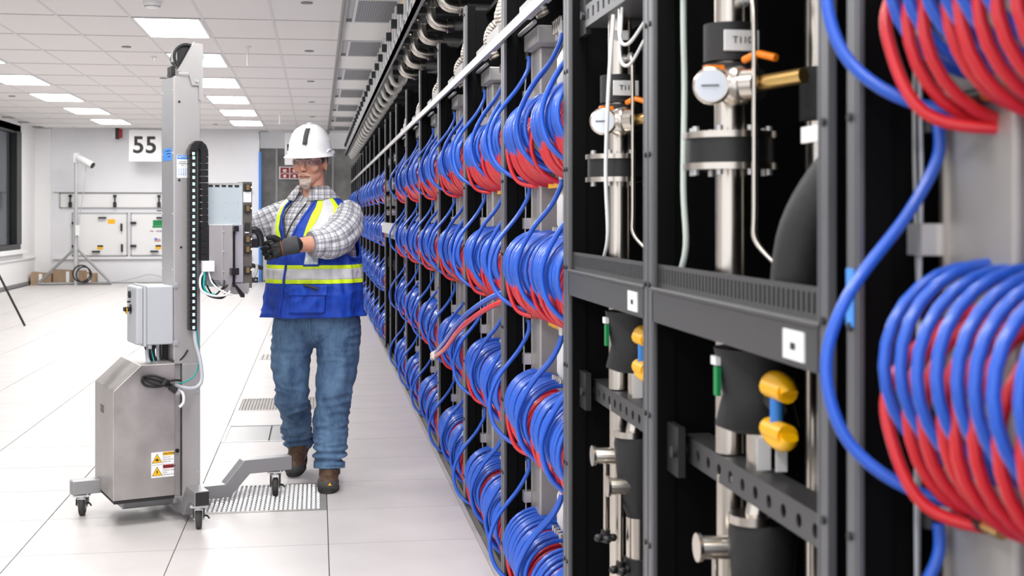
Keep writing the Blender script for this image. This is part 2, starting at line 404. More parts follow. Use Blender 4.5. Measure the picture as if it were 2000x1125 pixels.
# speakers, sprinklers, detector
for i, (x, y) in enumerate([(-.085, 10.4), (-.085, 13.45), (-.085, 16.5), (-.085, 19.5), (-.085, 22.4), (-1.92, 13.4), (-4.34, 19.2), (-2.6, 23.2), (-1.9, 24.6), (-1.9, 16.4)]):
    d = thing('ceiling_disc', 'small round flush disc in the ceiling, '+['nearest of the row above the helmet','second of the row above the helmet','third of the row above the helmet','fourth of the row above the helmet','last of the row above the helmet','left of the mast top','near the window wall','above the 55 sign','between the light rows at the back','between the light rows, behind the mast'][i], 'ceiling disc', (x, y, CZ), 0, 'round ceiling discs')
    obj('rim', MB().tube([(cos(t*pi/12)*.045, sin(t*pi/12)*.045, -.002) for t in range(24)], .004, 6, closed=True), 'slot', d)
    obj('cover', MB().cyl((0, 0, -.006), (0, 0, .004), .043, 24), 'vent', d)
for i, (x, y, L) in enumerate([(-.70, 13.2, .19), (-.62, 21.5, .20), (-1.75, 14.2, .04)]):
    d = thing('sprinkler', ['white hanging ceiling rod with round base near the lights', 'white hanging ceiling rod above the helmet', 'short white sprinkler stub left of the tower'][i], 'sprinkler', (x, y, CZ))
    obj('base', MB().cyl((0, 0, -.012), (0, 0, 0.004), .035, 20), 'white', d); obj('rod', MB().cyl((0, 0, -L), (0, 0, -.01), .009, 10), 'white', d)
d = thing('smoke_detector', 'white round smoke detector on the ceiling at the top edge', 'smoke detector', (-1.31, 10.55, CZ))
obj('housing', MB().tube([(0, 0, .004), (0, 0, -.02), (0, 0, -.045), (0, 0, -.05)], [.075, .075, .05, .001], 28), 'white', d)
obj('sensor_slot', MB().tube([(cos(t*pi/12)*.058, sin(t*pi/12)*.058, -.034) for t in range(24)], .006, 6, closed=True), 'vent', d)

# left wall with window
lw = MB(); lw.box((XL-.25, 8, 0), (XL, YB+.5, .70)); lw.box((XL-.25, 25.1, .7), (XL, YB+.5, CZ+.05)); lw.box((XL-.25, 8, 2.9), (XL-.02, 25.1, CZ+.05)); lw.box((XL-.25, 2, 0), (XL, 8, CZ+.05))
wl = struct(obj('wall_left', lw, 'wall'))
obj('sill', MB().box((XL-.01, 8, .63), (XL+.10, 25.15, .68)).box((XL-.01, 8, .50), (XL+.03, 26.2, .535)), 'wall', wl, .004)
struct(obj('baseboard_left', MB().box((XL, 6, 0), (XL+.012, 26.3, .07)), 'slot'))
w1 = struct(obj('window_1', MB().box((XL-.14, 8, .70), (XL-.02, 25.1, .80)).box((XL-.14, 8, 2.86), (XL-.02, 25.1, 3.02)).box((XL-.14, 24.72, .8), (XL-.0, 25.1, 2.9)).box((XL-.14, 19.2, .8), (XL-.02, 19.35, 2.9)), 'winblk'))
obj('pane', MB().box((XL-.10, 19.35, .8), (XL-.09, 24.72, 2.86)), 'glass', w1); obj('pane', MB().box((XL-.10, 8, .8), (XL-.09, 19.2, 2.86)), 'glass', w1)
struct(obj('wall_beyond_window', MB().box((XL-2.6, 6, 0), (XL-2.5, 29, 3.1)).box((XL-2.5, 28.9, 0), (XL-.2, 29, 3.1)).box((XL-2.6, 6, 3.1), (XL-.2, 29, 3.2)).box((XL-2.6, 6, -.1), (XL-.2, 29, 0)), 'gframe'))

# far wall
wb = struct(obj('wall_back', MB().box((XL-.3, YB, 0), (-1.18, YB+.1, CZ+.05)), 'panel'))
obj('side_pilaster', MB().box((XL, YB-.06, 0), (-5.2, YB, CZ)), 'wall', wb)
gw = struct(obj('wall_rear', MB().box((-1.2, 27.0, 0), (3, 27.1, CZ+.05)), 'concrete'))
obj('upper_band', MB().box((-1.18, 26.93, 2.73), (3, 27.0, CZ+.02)), 'wall', gw)
for x in (-.86, .3): obj('panel_seam', MB().box((x, 26.97, 0), (x+.04, 27.0, 2.73)), 'gframe', gw)
struct(obj('trim_2', MB().box((-1.17, 26.2, 0), (-1.12, 26.32, 2.62)), 'lblue'))
k = thing('utility_cabinet', 'white utility cabinet by the blue strip behind the blade', 'cabinet', (-.93, 26.7, 0))
obj('body', MB().box((-.17, -.2, 0), (.17, .2, 1.5)), 'white', k, .01); obj('handle', MB().box((-.02, -.23, .7), (.02, -.2, .95)), 'blackm', k)
k = thing('equipment_crate', 'low dark equipment crate on the floor beyond the vest hem', 'crate', (-.55, 26.4, 0))
obj('body', MB().box((-.22, -.2, 0), (.22, .2, .8)), 'slot', k, .01); obj('panel', MB().box((-.18, -.215, .35), (.18, -.2, .72)), 'gframe', k)
# access rails and doors on the white air unit wall
def wallbox(n, x0, x1, z0, z1, d, m, p=None, bv=0): return obj(n, MB().box((x0, YB-d, z0), (x1, YB, z1)), m, p, bv)
for z in (1.80, .47):
    r = wallbox('rail', -5.15, -1.3, z, z+.045, .04, 'panel', wb); wallbox('rail_edge', -5.15, -1.3, z-.012, z, .045, 'gframe', wb)
d = struct(obj('door_1', MB().box((-5.02, YB-.03, 1.50), (-1.35, YB, 1.76)), 'white'))
e = MB()
for (x0, x1, z0, z1) in ((-5.04, -5.02, 1.48, 1.78), (-5.04, -1.33, 1.48, 1.50), (-5.04, -1.33, 1.76, 1.78)): e.box((x0, YB-.035, z0), (x1, YB, z1))
obj('door_edge', e, 'gframe', d)
for x in (-4.83, -3.98, -3.13):
    obj('clamp', MB().box((x-.03, YB-.10, 1.50), (x+.03, YB-.03, 1.60)).box((x-.012, YB-.08, 1.6), (x+.012, YB-.04, 1.70)).box((x-.03, YB-.09, 1.70), (x+.03, YB-.03, 1.745)), 'blackm', d)
for n, (x0, x1) in enumerate(((-4.80, -3.74), (-3.68, -2.62))):
    d = struct(obj('door_%d' % (n+2), MB().box((x0+.02, YB-.03, .55), (x1-.02, YB, 1.37)), 'white'))
    e = MB(); e.box((x0, YB-.04, .53), (x0+.02, YB, 1.39)).box((x1-.02, YB-.04, .53), (x1, YB, 1.39)).box((x0, YB-.04, .53), (x1, YB, .55)).box((x0, YB-.04, 1.37), (x1, YB, 1.39))
    obj('door_edge', e, 'gframe', d)
    for z in (1.19, .73): obj('hinge', MB().box((x0, YB-.09, z-.025), (x0+.11, YB-.03, z+.02)), 'blackm', d)
    for (hx, hz, hor) in ((.58, 1.29, 1), (.46, .62, 1), (.95, 1.10, 0), (.96, .69, 0)):
        obj('handle', MB().box((x0+hx-(.075 if hor else .02), YB-.1, hz-(.015 if hor else .075)), (x0+hx+(.075 if hor else .015), YB-.04, hz+(.015 if hor else .075))), 'blackm', d)
    obj('warning_sticker', MB().box((x0+(.68 if n == 0 else .69), YB-.034, 1.17), (x0+(.82 if n == 0 else .83), YB-.03, 1.26)), 'yellow', d)
    st = obj('warning_sticker', MB().box((x0+.48, YB-.034, .66), (x0+.59, YB-.03, .745)), 'yellow', d)
    obj('sticker_header', MB().box((x0+.48, YB-.036, .71), (x0+.59, YB-.034, .745)), 'ink', st)
d3 = d
obj('green_sign', MB().box((-3.25, YB-.034, 1.13), (-3.05, YB-.03, 1.24)), 'green', d3); obj('green_sign', MB().box((-3.26, YB-.034, 1.09), (-3.04, YB-.03, 1.125)), 'green', d3)
obj('logo_swoosh', MB().prism([(-3.33, 1.01), (-3.28, 1.035), (-3.23, 1.02), (-3.26, 1.01), (-3.30, 1.02)], YB-.034, YB-.03), 'redm', d3)
text_obj('maker_lettering', 'NORTEK', .05, 'ink', d3, (-3.09, YB-.034, 1.02), (pi/2, 0, 0))
fs = obj('flag_sticker', MB().box((-3.22, YB-.034, .81), (-3.10, YB-.03, .885)), 'label', d3)
for q in range(3): obj('flag_stripe', MB().box((-3.22, YB-.036, .815+q*.022), (-3.10, YB-.034, .826+q*.022)), 'redm', fs)
obj('flag_canton', MB().box((-3.22, YB-.038, .85), (-3.17, YB-.034, .885)), 'lblue', fs)
obj('sticker', MB().box((-3.18, YB-.004, 1.42), (-3.09, YB, 1.44)), 'ink', wb); obj('sticker', MB().box((-2.98, YB-.004, 1.41), (-2.8, YB, 1.45)), 'yellow', wb)

# hanging sign 55
s = thing('number_sign', 'white square hanging sign with black number 55', 'sign', (-3.33, 25.75, 2.70))
obj('board', MB().box((-.31, -.008, -.31), (.31, .008, .31)), 'label', s, .004)
for dx in (-.13, .11): text_obj('digit', '5', .46, 'ink', s, (dx, -.0095, 0), (pi/2, 0, 0), offset=.009)
obj('hanger', MB().cyl((-.2, 0, .3), (-.2, 0, CZ-2.70), .003, 6).cyl((.2, 0, .3), (.2, 0, CZ-2.70), .003, 6), 'gframe', s)
s = thing('blank_sign', 'blank white hanging board behind the hard hat', 'sign', (-.30, 26.0, 2.66))
obj('board', MB().box((-.35, -.008, -.31), (.31, .008, .33)), 'label', s, .004); obj('hanger', MB().cyl((-.2, 0, .3), (-.2, 0, CZ-2.66), .003, 6), 'gframe', s)
s = thing('exit_light', 'small red and black exit fixture hung left of the 55 sign', 'sign', (-3.86, 26.0, 3.0))
obj('body', MB().box((-.07, -.05, -.16), (.0, .05, .1)), 'ink', s); obj('face', MB().box((.0, -.05, -.14), (.055, .05, .04)), 'redm', s); obj('side', MB().box((-.095, -.04, -.15), (-.07, .04, .0)), 'white', s)
s = thing('safety_sign', 'red and white pictogram signs beside the safety glasses', 'sign', (-.62, 26.95, 2.22))
obj('board', MB().box((-.17, -.02, -.13), (.5, .0, .13)), 'label', s)
for q in range(3):
    x0 = -.14+q*.2; p = obj('red_panel', MB().box((x0, -.028, -.11), (x0+.175, -.02, .11)), 'redm', s)
    obj('pictogram', MB().ell((x0+.088, -.03, .05), (.045, .004, .03), nu=12, nv=6).ell((x0+.088, -.03, -.065), (.035, .004, .035), nu=12, nv=6).tube([(x0+.01, -.03, -.02), (x0+.088, -.03, .01), (x0+.165, -.03, -.02)], .009, 6), 'label', p)

# camera stand
s = thing('camera_stand', 'galvanised pole stand with white security camera and braced tripod base', 'camera stand', (-4.60, 25.55, 0), group=None)
obj('pole', MB().cyl((0, 0, 0), (0, 0, 1.6), .045, 14).cyl((0, 0, 1.55), (0, 0, 2.5), .03, 14), 'zinc', s)
for a in (200, 340, 90): obj('leg', MB().tube([(0, 0, .72), (cos(radians(a))*.72, sin(radians(a))*.4, .03)], .025, 8).tube([(0, 0, .03), (cos(radians(a))*.72, sin(radians(a))*.4, .03)], .025, 8), 'grey', s)
cmr = obj('camera_body', MB().cyl((.05, -.02, 2.44), (.32, -.1, 2.30), .07, 16, .075).box((-.04, -.04, 2.36), (.06, .04, 2.54)), 'white', s)
obj('lens', MB().cyl((.32, -.1, 2.30), (.335, -.105, 2.29), .06, 16), 'ink', cmr)
obj('cable', MB().tube(smooth_path([(.2, -.05, 2.33), (.17, -.06, 1.9), (.08, -.06, 1.3), (.05, -.06, 1.1)]), .008, 6), 'greyw', s)
obj('cable_loop', MB().tube([(.12+.16*cos(t*pi/8), -.1, .22+.16*sin(t*pi/8)) for t in range(16)], .014, 6, closed=True).tube([(.17+.14*cos(t*pi/8), -.13, .2+.15*sin(t*pi/8)) for t in range(16)], .014, 6, closed=True), 'blackm', s)
obj('junction_box', MB().box((.0, -.08, .95), (.08, -.03, 1.15)), 'white', s)
c = obj('floor_cable', MB().tube(smooth_path([(-4.4, 25.9, .01), (-3.9, 26.05, .03), (-3.6, 26.1, .09), (-3.3, 26.15, .16), (-3.0, 26.1, .10), (-2.7, 26.05, .05), (-2.2, 26.1, .1)]), .009, 6), 'greyw')
tag(c, 'thin grey cable trailing along the foot of the white wall', 'cable')
for i, (x0, x1, h, lb) in enumerate([(-5.45, -5.08, .22, 'flat brown cardboard box in the far left corner'), (-5.06, -4.5, .26, 'brown cardboard box with open flap beside the camera stand'), (-4.5, -4.3, .2, 'small brown cardboard box behind the camera stand pole')]):
    b = thing('cardboard_box', lb, 'box', ((x0+x1)/2, 25.8+.1*i, 0)); wd = (x1-x0)/2
    obj('body', MB().box((-wd, -.2, 0), (wd, .2, h)), 'card', b, .004)
    obj('flap', MB().prism([(-wd, h), (wd, h), (wd, h+.006), (-wd+.05, h+.04)], -.2, -.19), 'card', b)
    obj('tape', MB().box((-.03, -.203, 0.02), (.03, -.2, h-.01)), 'label', b)
# easel at left
s = thing('easel', 'black easel leg with dark board edge at the left border', 'easel', (-3.75, 16.1, 0))
obj('leg', MB().tube([(-.33, 0, 1.75), (-.10, 0, .75), (.27, -.05, .01)], .014, 8), 'blackm', s)
obj('leg', MB().tube([(-.40, .02, 1.75), (-.55, .45, .01)], .014, 8), 'blackm', s)
obj('brace', MB().tube([(-.5, .02, .82), (-.13, 0, .82)], .008, 6), 'gframe', s)
obj('board', MB().prism([(-.9, 1.15), (-.28, 1.35), (-.20, 1.72), (-.9, 1.70)], -.05, -.03), 'slot', s, .004)

# ============================================================= RACKS
XF = .68
BAY1 = [3.465, 4.69, 5.94, 7.25, 8.60, 9.93, 11.22]          # blue hose bays, first run
CDU = [(1.63, 2.58), (2.58, 3.465)]
CDU2 = [(11.22, 12.12), (12.12, 13.05)]
BAY2 = [13.05+1.285*k for k in range(7)]+[]
BAY3 = [22.6, 23.85, 25.1, 26.3]
ORD = 'first second third fourth fifth sixth seventh eighth ninth tenth eleventh twelfth thirteenth fourteenth fifteenth sixteenth seventeenth eighteenth nineteenth twentieth twenty-first twenty-second twenty-third twenty-fourth'.split()
ordn = ['first', 'second', 'third', 'fourth', 'fifth', 'sixth', 'seventh']
PT = 2.32
post_me = MB()
post_me.box((0, -.030, 0), (.035, -.005, PT)).box((.008, -.005, 0), (.035, .003, PT)).box((0, .003, 0), (.03, .012, PT))
post_mesh = None
def make_post_mesh():
    mb = MB(); mb.box((0, 0, 0), (.012, .026, PT)); mb.box((0, 0.030, 0), (.006, .036, PT)); mb.cur = 1; mb.box((.012, .012, 0), (.05, .026, PT))
    me = mb.mesh('post', [M['post'], M['black']]); return me
postA = make_post_mesh()
bolt_me = MB().cyl((-.004, .006, 0), (.0, .006, 0), .006, 8).mesh('bolt', [M['blackm']])
side_me = MB().box((.05, .008, .02), (.95, .024, PT-.02)).mesh('side', [M['black']])
def frame_parts(root, ln, near, last=False):
    """root origin at near edge y=0, bay extends +ln"""
    link('post', postA, root, (0, .004, 0)); p2 = link('post', postA, root, (0, ln-.004, 0)); p2.scale = (1, -1, 1)
    link('side_panel', side_me, root); s2 = link('side_panel', side_me, root, (0, ln, 0)); s2.scale = (1, -1, 1)
    obj('back_panel', MB().box((.9, .03, .02), (.93, ln-.03, PT-.02)), 'black', root)
    obj('base_plinth', MB().box((.02, .03, 0), (.9, ln-.03, .04)), 'postd', root)
    obj('top_panel', MB().box((.1, .03, PT-.04), (.9, ln-.03, PT-.02)), 'black', root)
    if near:
        for z in [.12+.27*i for i in range(9)]:
            for y in (0.010, ln-.022): link('bolt', bolt_me, root, (0, y, z))
# --- hose coil meshes (local: y=0 far edge -> negative y toward viewer ; x from XF)
TIER = [1.75, 1.283, .785, .278]
def loop_pts(r, cx, cz, a0, a1, lean, jy, n=22, ex=None):
    pts = []
    for i in range(n):
        t = a0+(a1-a0)*i/(n-1)
        pts.append((cx+r[0]*cos(t), jy+lean*(t/pi), cz+r[1]*sin(t)))
    return pts
def strand(kind, seed, n=22, rad=.0078, sides=9):
    rnd = random.Random(seed)
    j = rnd.uniform(-.003, .003); jr = rnd.uniform(-.003, .003)
    if kind == 'blue':   # centre x .105, top at z=0
        p = loop_pts((.118+jr, .118+jr), .108, -.118, radians(50), radians(322), -.010+rnd.uniform(-.006, .006), j, n)
        p = [(.30, j, -.03), (.26, j, -.02)]+p+[(.26, j, -.20), (.32, j, -.2)]
    else:
        p = loop_pts((.118+jr, .124+jr), .127, -.172, radians(55), radians(318), -.006+rnd.uniform(-.006, .006), j, n)
        p = [(.30, j, -.07), (.25, j, -.06)]+p+[(.27, j, -.25), (.33, j, -.25)]
    return MB().tube(p, rad, sides).mesh(kind+'_hose', [M[kind]])
BL = [strand('blue', i) for i in range(5)]; RD_ = [strand('red', i+20) for i in range(5)]
def lead(a, b, pts, side=8):
    return MB().tube(smooth_path(pts, 5), .0078, side)
lead_far = MB().tube(smooth_path([(.085, 0, .175), (.083, .0, .13), (.045, .005, .06), (-.03, .01, -.04), (-.058, .01, -.13), (-.035, -.01, -.22), (.04, -.05, -.275), (.15, -.10, -.285), (.25, -.12, -.27)], 6), .0078, 10).mesh('lead_hose', [M['blue']])
lead_red = MB().tube(smooth_path([(.17, -.02, -.03), (.07, -.01, -.08), (.012, -.01, -.14), (.004, -.02, -.20), (.035, -.05, -.285), (.12, -.10, -.305), (.25, -.14, -.29)], 6), .0078, 10).mesh('lead_hose', [M['red']])
def nlead(sd):
    r = random.Random(sd)
    return MB().tube(smooth_path([(.10, -.05, .185), (.095, -.05, .15), (.07, -.02, .09), (.02, .02, .02), (-.018, .05, -.06), (-.028, .06, -.13), (.0, .05, -.21), (.08, .03, -.26), (.22, .0, -.26)], 6), .0078, 10).mesh('lead_hose', [M['blue']])
near_leads = [nlead(1)]
clip_me = MB().cyl((.085, 0, .175), (.085, 0, .20), .010, 8).cyl((.085, 0, .20), (.085, 0, .215), .007, 8).mesh('coupling', [M['zinc']])
tname = ['top', 'second', 'third', 'bottom']
def coil(yfar, z, n, sp, label, group, leads, lod=0):
    g = thing('hose_coil', label, 'hose coil', (XF, yfar, z), 0, group)
    if lod == 0:
        rnd = random.Random(int(yfar*100)+int(z*1000))
        for i in range(n):
            b = link('blue_hose', BL[rnd.randrange(5)], g, (0, -i*sp, rnd.uniform(-.004, .002)))
            r = link('red_hose', RD_[rnd.randrange(5)], g, (rnd.uniform(.0, .004), -i*sp-sp*.5, rnd.uniform(-.004, .004)))
        if leads & 1: link('lead_hose', lead_far, g, (0, .045, 0)); link('lead_hose', lead_red, g, (0, .03, 0))
        if leads & 2:
            for q in range(3):
                yl = -n*sp-.024*q+(.03 if leads & 1 else .135)
                link('lead_hose', near_leads[0], g, (-.004*q, yl, 0)); link('coupling', clip_me, g, (.015-.004*q, yl-.05, 0))
    else:
        link('blue_hose', FARB, g); link('red_hose', FARR, g)
        if leads & 1: link('lead_hose', lead_far, g, (0, .045, 0))
        if leads & 2: link('lead_hose', near_leads[0], g, (0, -.44, 0)); link('lead_hose', near_leads[0], g, (0, -.47, 0))
    return g
def farbundle(kind):
    mb = MB()
    for i in range(9):
        cy = -i*.045
        if kind == 'blue': p = loop_pts((.12, .12), .108, -.118, radians(60), radians(315), 0, cy, 12)
        else: p = loop_pts((.118, .124), .130, -.172, radians(60), radians(315), 0, cy-.02, 12)
        mb.tube(p, .0085, 5)
    return mb.mesh(kind+'_hose', [M[kind]])
FARB = farbundle('blue'); FARR = farbundle('red')
# --- manifold (per bay) meshes, local to bay root at near edge? use far edge offset
def cab_manifold(root, ln, lod):
    F = ln                                   # far edge local y
    obj('manifold', MB().box((.10, F-.235, .06), (.17, F-.07, 1.94)), 'alu', root, .006 if lod == 0 else 0)
    obj('manifold_edge', MB().box((.095, F-.078, .06), (.102, F-.068, 1.94)), 'chrome', root)
    obj('backing_plate', MB().box((.18, F-.42, .06), (.20, F-.235, 1.94)), 'alu', root)
    obj('backing_plate', MB().box((.20, .06, .06), (.22, F-.42, 1.94)), 'ins', root)
    if lod < 2:
        cap = obj('manifold_cap', MB().box((.07, F-.36, 1.94), (.22, F-.07, 2.0)), 'steel', root, .004)
        obj('latch_rail', MB().cyl((.06, F-.36, 2.01), (.06, F-.03, 2.01), .008, 8), 'zinc', root)
    for z in TIER:
        e = MB(); e.cyl((.085, F-.075, z+.20), (.085, F-.20, z+.20), .010, 8).cyl((.085, F-.066, z+.205), (.085, F-.066, z+.165), .011, 8)
        obj('elbow_valve', e, 'blackm', root)
        if lod < 2:
            obj('valve_nut', MB().cyl((.085, F-.115, z+.20), (.085, F-.14, z+.20), .015, 8), 'zinc', root)
            obj('valve_tail', MB().cyl((.085, F-.165, z+.20), (.085, F-.235, z+.20), .009, 8), 'brass', root)
            obj('clip', MB().box((.07, F-.07, z+.01), (.10, F-.03, z+.05)), 'zinc', root)
            # white u tubes and chrome blocks
            for q in range(7):
                y = F-.45-q*.036
                obj('u_tube', MB().tube([(.15, y, z-.02), (.14, y, z+.01), (.13, y, z+.03), (.13, y, z+.12), (.14, y, z+.14), (.15, y, z+.16)], .009, 8), 'white', root)
            obj('coupling_rail', MB().box((.12, F-.72, z+.185), (.16, F-.42, z+.215)), 'zinc', root)
            obj('coupling_rail', MB().box((.12, F-.72, z-.03), (.16, F-.42, z-.005)), 'steel', root)
        if lod == 0:
            obj('yellow_tie_strip', MB().box((.10, F-.85, z-.315), (.12, F-.40, z-.30)), 'yellow', root)
            for q in range(4): obj('coupling', MB().cyl((.11, F-.47-q*.04, z+.20), (.11, F-.47-q*.04, z+.245), .010, 8), 'chrome', root); obj('coupling', MB().cyl((.11, F-.46-q*.04, z-.01), (.11, F-.46-q*.04, z+.02), .009, 8), 'chrome', root)
    obj('sensor_wire', MB().tube(smooth_path([(.09, F-.05, 1.95), (.07, F-.055, 1.7), (.08, F-.05, 1.4), (.07, F-.055, 1.0), (.08, F-.05, .5), (.08, F-.05, .1)], 4), .003, 5), 'greyw', root)
def hose_bay(y0, y1, lab, blab, lod, near=True, dense=10):
    ln = y1-y0
    r = thing('hose_cabinet', lab, 'rack cabinet', (XF, y0, 0), 0, 'cabinets full of hose coils')
    frame_parts(r, ln, near)
    cab_manifold(r, ln, lod)
    # braided hoses and top plate
    if lod < 2:
        obj('top_plate', MB().box((.02, .25, 2.03), (.06, .6, 2.09)).box((.02, .70, 2.03), (.06, .95, 2.07)), 'gframe', r)
        for q in range(3):
            yy = .50+q*.03
            obj('braided_hose', MB().tube(smooth_path([(.12+.02*q, yy, 2.02), (.08, yy-.01, 2.12), (.07, yy, 2.21-.01*q), (.14, yy+.02, 2.27-.02*q), (.3, yy+.04, 2.3)], 5), .020, 9), 'braid', r)
        for q in range(2):
            yy = .90+q*.045
            obj('braided_hose', MB().tube(smooth_path([(.10, yy, 2.04), (.07, yy, 2.12), (.10, yy-.02, 2.19), (.2, yy-.05, 2.21)], 5), .020, 9), 'braid', r)
    if lod < 2:
        n, sp = 10, .036
    for ti, z in enumerate(TIER):
        for ci, off in enumerate((.13, .70)):
            w_ = ('farther', 'nearer')[ci]
            if lod < 2: coil(y1-off, z, (12, 12)[ci], .041, 'blue and red hose coil, %s tier, %s side of %s' % (tname[ti], w_, blab), 'hose coils in the racks', 3 if ci == 0 else 2)
            else: coil(y1-off, z, 9, .045, 'distant hose coil, %s tier, %s side of %s' % (tname[ti], w_, blab), 'hose coils in the racks', 3 if ci == 0 else 2, 1)
    return r
for i in range(6):
    hose_bay(BAY1[i], BAY1[i+1], 'black hose cabinet full of coils, the %s one beyond the two pipe cabinets' % ordn[i],
             '%s bay beyond the gauge cabinets' % ordn[i], 0 if i < 2 else 1, i < 3)
for i in range(6):
    hose_bay(BAY2[i], BAY2[i+1], 'distant hose cabinet, the %s beyond the far pair of pipe cabinets' % ordn[i], '%s bay beyond the far pipe cabinets' % ordn[i], 2, False)
for i in range(3):
    hose_bay(BAY3[i], BAY3[i+1], 'hose cabinet near the rear concrete wall, %s of the last three' % ordn[i], '%s of last three bays by rear wall' % ordn[i], 2, False)
# nearest bay (right edge)
hose_bay(.30, 1.575, 'blurred near hose cabinet at the right border', 'nearest bay at the right border', 0, True)
rl = tag(obj('top_rail', MB().box((-.012, 3.5, 1.985), (.0, 26.3, 2.02)).box((0, 3.5, 2.017), (.03, 26.3, 2.02)), 'steel', loc=(XF, 0, 0)), 'long pale steel rail running along the top of the racks', 'rail')

# --- pump cabinets
def perfbar(mb, x, y0, y1, z0, z1, dx, holes, hz, hw):
    """bar face at x spanning y with rectangular holes"""
    zc0 = (z0+z1)/2-hz/2; zc1 = zc0+hz; p = (y1-y0)/holes
    mb.box((x, y0, z0), (x+dx, y1, zc0)); mb.box((x, y0, zc1), (x+dx, y1, z1))
    for i in range(holes+1):
        a = y0+p*i-(p-hw)/2; b = a+(p-hw); mb.box((x, max(y0, a), zc0), (x+dx, min(y1, b), zc1))
    return mb
def roundbar(mb, x, y0, y1, z0, z1, holes, rad):
    p = (y1-y0)/holes; zc = (z0+z1)/2; hh = (z1-z0)/2
    for i in range(holes):
        yc = y0+p*(i+.5); out = []; inn = []; N = 16
        for k in range(N):
            t = 2*pi*k/N+pi/N; c_, s_ = cos(t), sin(t); q = min(p/2/abs(c_), hh/abs(s_))
            out.append((x, yc+c_*q, zc+s_*q)); inn.append((x, yc+c_*rad, zc+s_*rad))
        dn = [(x+.004, b, c) for _, b, c in inn]
        # corners
        mb.add(out+inn+dn, [(k, (k+1) % N, N+(k+1) % N, N+k) for k in range(N)]+[(N+k, N+(k+1) % N, 2*N+(k+1) % N, 2*N+k) for k in range(N)])
        for sy in (-1, 1):
            for sz in (-1, 1):
                k = min(range(N), key=lambda k: (out[k][1]-(yc+sy*p/2))**2+(out[k][2]-(zc+sz*hh))**2)
                a = [o_ for o_ in out if abs(o_[1]-(yc+sy*p/2)) < 1e-6 and (o_[2]-zc)*sz > 0]; b = [o_ for o_ in out if abs(o_[2]-(zc+sz*hh)) < 1e-6 and (o_[1]-yc)*sy > 0]
                if a and b:
                    a_ = max(a, key=lambda o_: abs(o_[2]-zc)); b_ = max(b, key=lambda o_: abs(o_[1]-yc)); mb.add([a_, (x, yc+sy*p/2, zc+sz*hh), b_], [(0, 1, 2)])
    return mb
def pump_cabinet(y0, y1, lab, which, full=True):
    ln = y1-y0
    r = thing('pump_cabinet', lab, 'rack cabinet', (XF, y0, 0), 0, 'cabinets with steel pipework')
    frame_parts(r, ln, True)
    F = ln
    obj('shelf_beam', MB().box((.0, .03, 1.125), (.02, F-.03, 1.188)).box((-.004, .03, 1.188), (.02, F-.03, 1.196)), 'beam', r, .002)
    obj('vent_strip', perfbar(MB(), .012, .03, F-.03, 1.196, 1.243, .004, 44, .030, .009), 'beam', r)
    obj('strip_backing', MB().box((.020, .03, 1.197), (.024, F-.03, 1.242)), 'black', r)
    obj('shelf_tray', MB().box((.02, .03, 1.19), (.3, F-.03, 1.196)), 'beam', r)
    obj('shelf_label', MB().box((-.003, .085, 1.135), (0, .165, 1.178)), 'label', r); obj('label_mark', MB().box((-.0035, .115, 1.150), (-.003, .135, 1.160)), 'ink', r)
    obj('punched_bar', roundbar(MB(), .06, .03, F-.055, .845, .893, 13, .0115).box((.06, .03, .893), (.115, F-.055, .897)), 'beam', r)
    obj('punched_bar', perfbar(MB(), .03, .03, F-.12, 1.85, 1.905, .004, 12, .028, .022).box((.03, .03, 1.846), (.16, F-.12, 1.85)), 'post', r)
    for z in (.87, 1.88): obj('bar_bracket', MB().box((.03, F-.12, z-.05), (.045, F-.04, z+.05)).cyl((.02, F-.105, z), (.03, F-.105, z), .012, 8), 'postd', r)
    if not full: 
        pp = thing('steel_pipe', 'vertical steel pipe inside the %s' % which, 'pipe', (XF+.085, y1-.28, 0), 0, 'steel cooling pipes')
        obj('pipe_run', MB().cyl((0, 0, .1), (0, 0, 2.25), .03, 16), 'chrome', pp)
        obj('flange', MB().cyl((0, 0, 1.43), (0, 0, 1.50), .08, 20), 'chrome', pp)
        return r
    px, py = XF+.085, y1-.28
    P = thing('steel_pipe', 'polished vertical steel pipe with flanges and pressure gauge in the %s' % which, 'pipe', (px, py, 0), 0, 'steel cooling pipes')
    obj('pipe_run', MB().cyl((0, 0, .05), (0, 0, .86), .026, 24).cyl((0, 0, .9), (0, 0, 1.43), .028, 24).cyl((0, 0, 1.495), (0, 0, 2.28), .030, 24), 'chrome', P)
    obj('flange', MB().cyl((0, 0, 1.428), (0, 0, 1.440), .088, 28).cyl((0, 0, 1.486), (0, 0, 1.498), .088, 28), 'chrome', P)
    obj('flange_gasket', MB().cyl((0, 0, 1.440), (0, 0, 1.486), .082, 28), 'blackm', P)
    for q in range(8):
        a = 2*pi*q/8+.2; obj('bolt', MB().cyl((.073*cos(a), .073*sin(a), 1.418), (.073*cos(a), .073*sin(a), 1.508), .0065, 6), 'zinc', P)
    cl = obj('insulated_collar', MB().cyl((0, 0, 1.630), (0, 0, 1.70), .050, 24).cyl((0, 0, 1.605), (0, 0, 1.625), .052, 24), 'ins', P)
    lb = obj('tag_plate', MB().box((-.03, -.056, 1.645), (.036, -.052, 1.683)), 'label', cl, .001)
    text_obj('tag_lettering', 'T110', .018, 'ink', P, (.004, -.0572, 1.664), (pi/2, 0, 0), .0004)
    for z in (1.80, 1.86): obj('pipe_label', MB().box((-.026, -.034, z-.012), (.014, -.030, z+.012)), 'label', P)
    # gauge
    ga = obj('pressure_gauge', MB().tube([(-.0, 0, 0), (0, -.018, 0), (0, -.020, 0)], [.034, .034, .030], 28, cap=True), 'chrome', P, loc=(-.055, -.060, 1.578), rot=(0, 0, -.35))
    obj('dial', MB().cyl((0, -.020, 0), (0, -.0215, 0), .028, 28), 'dial', ga)
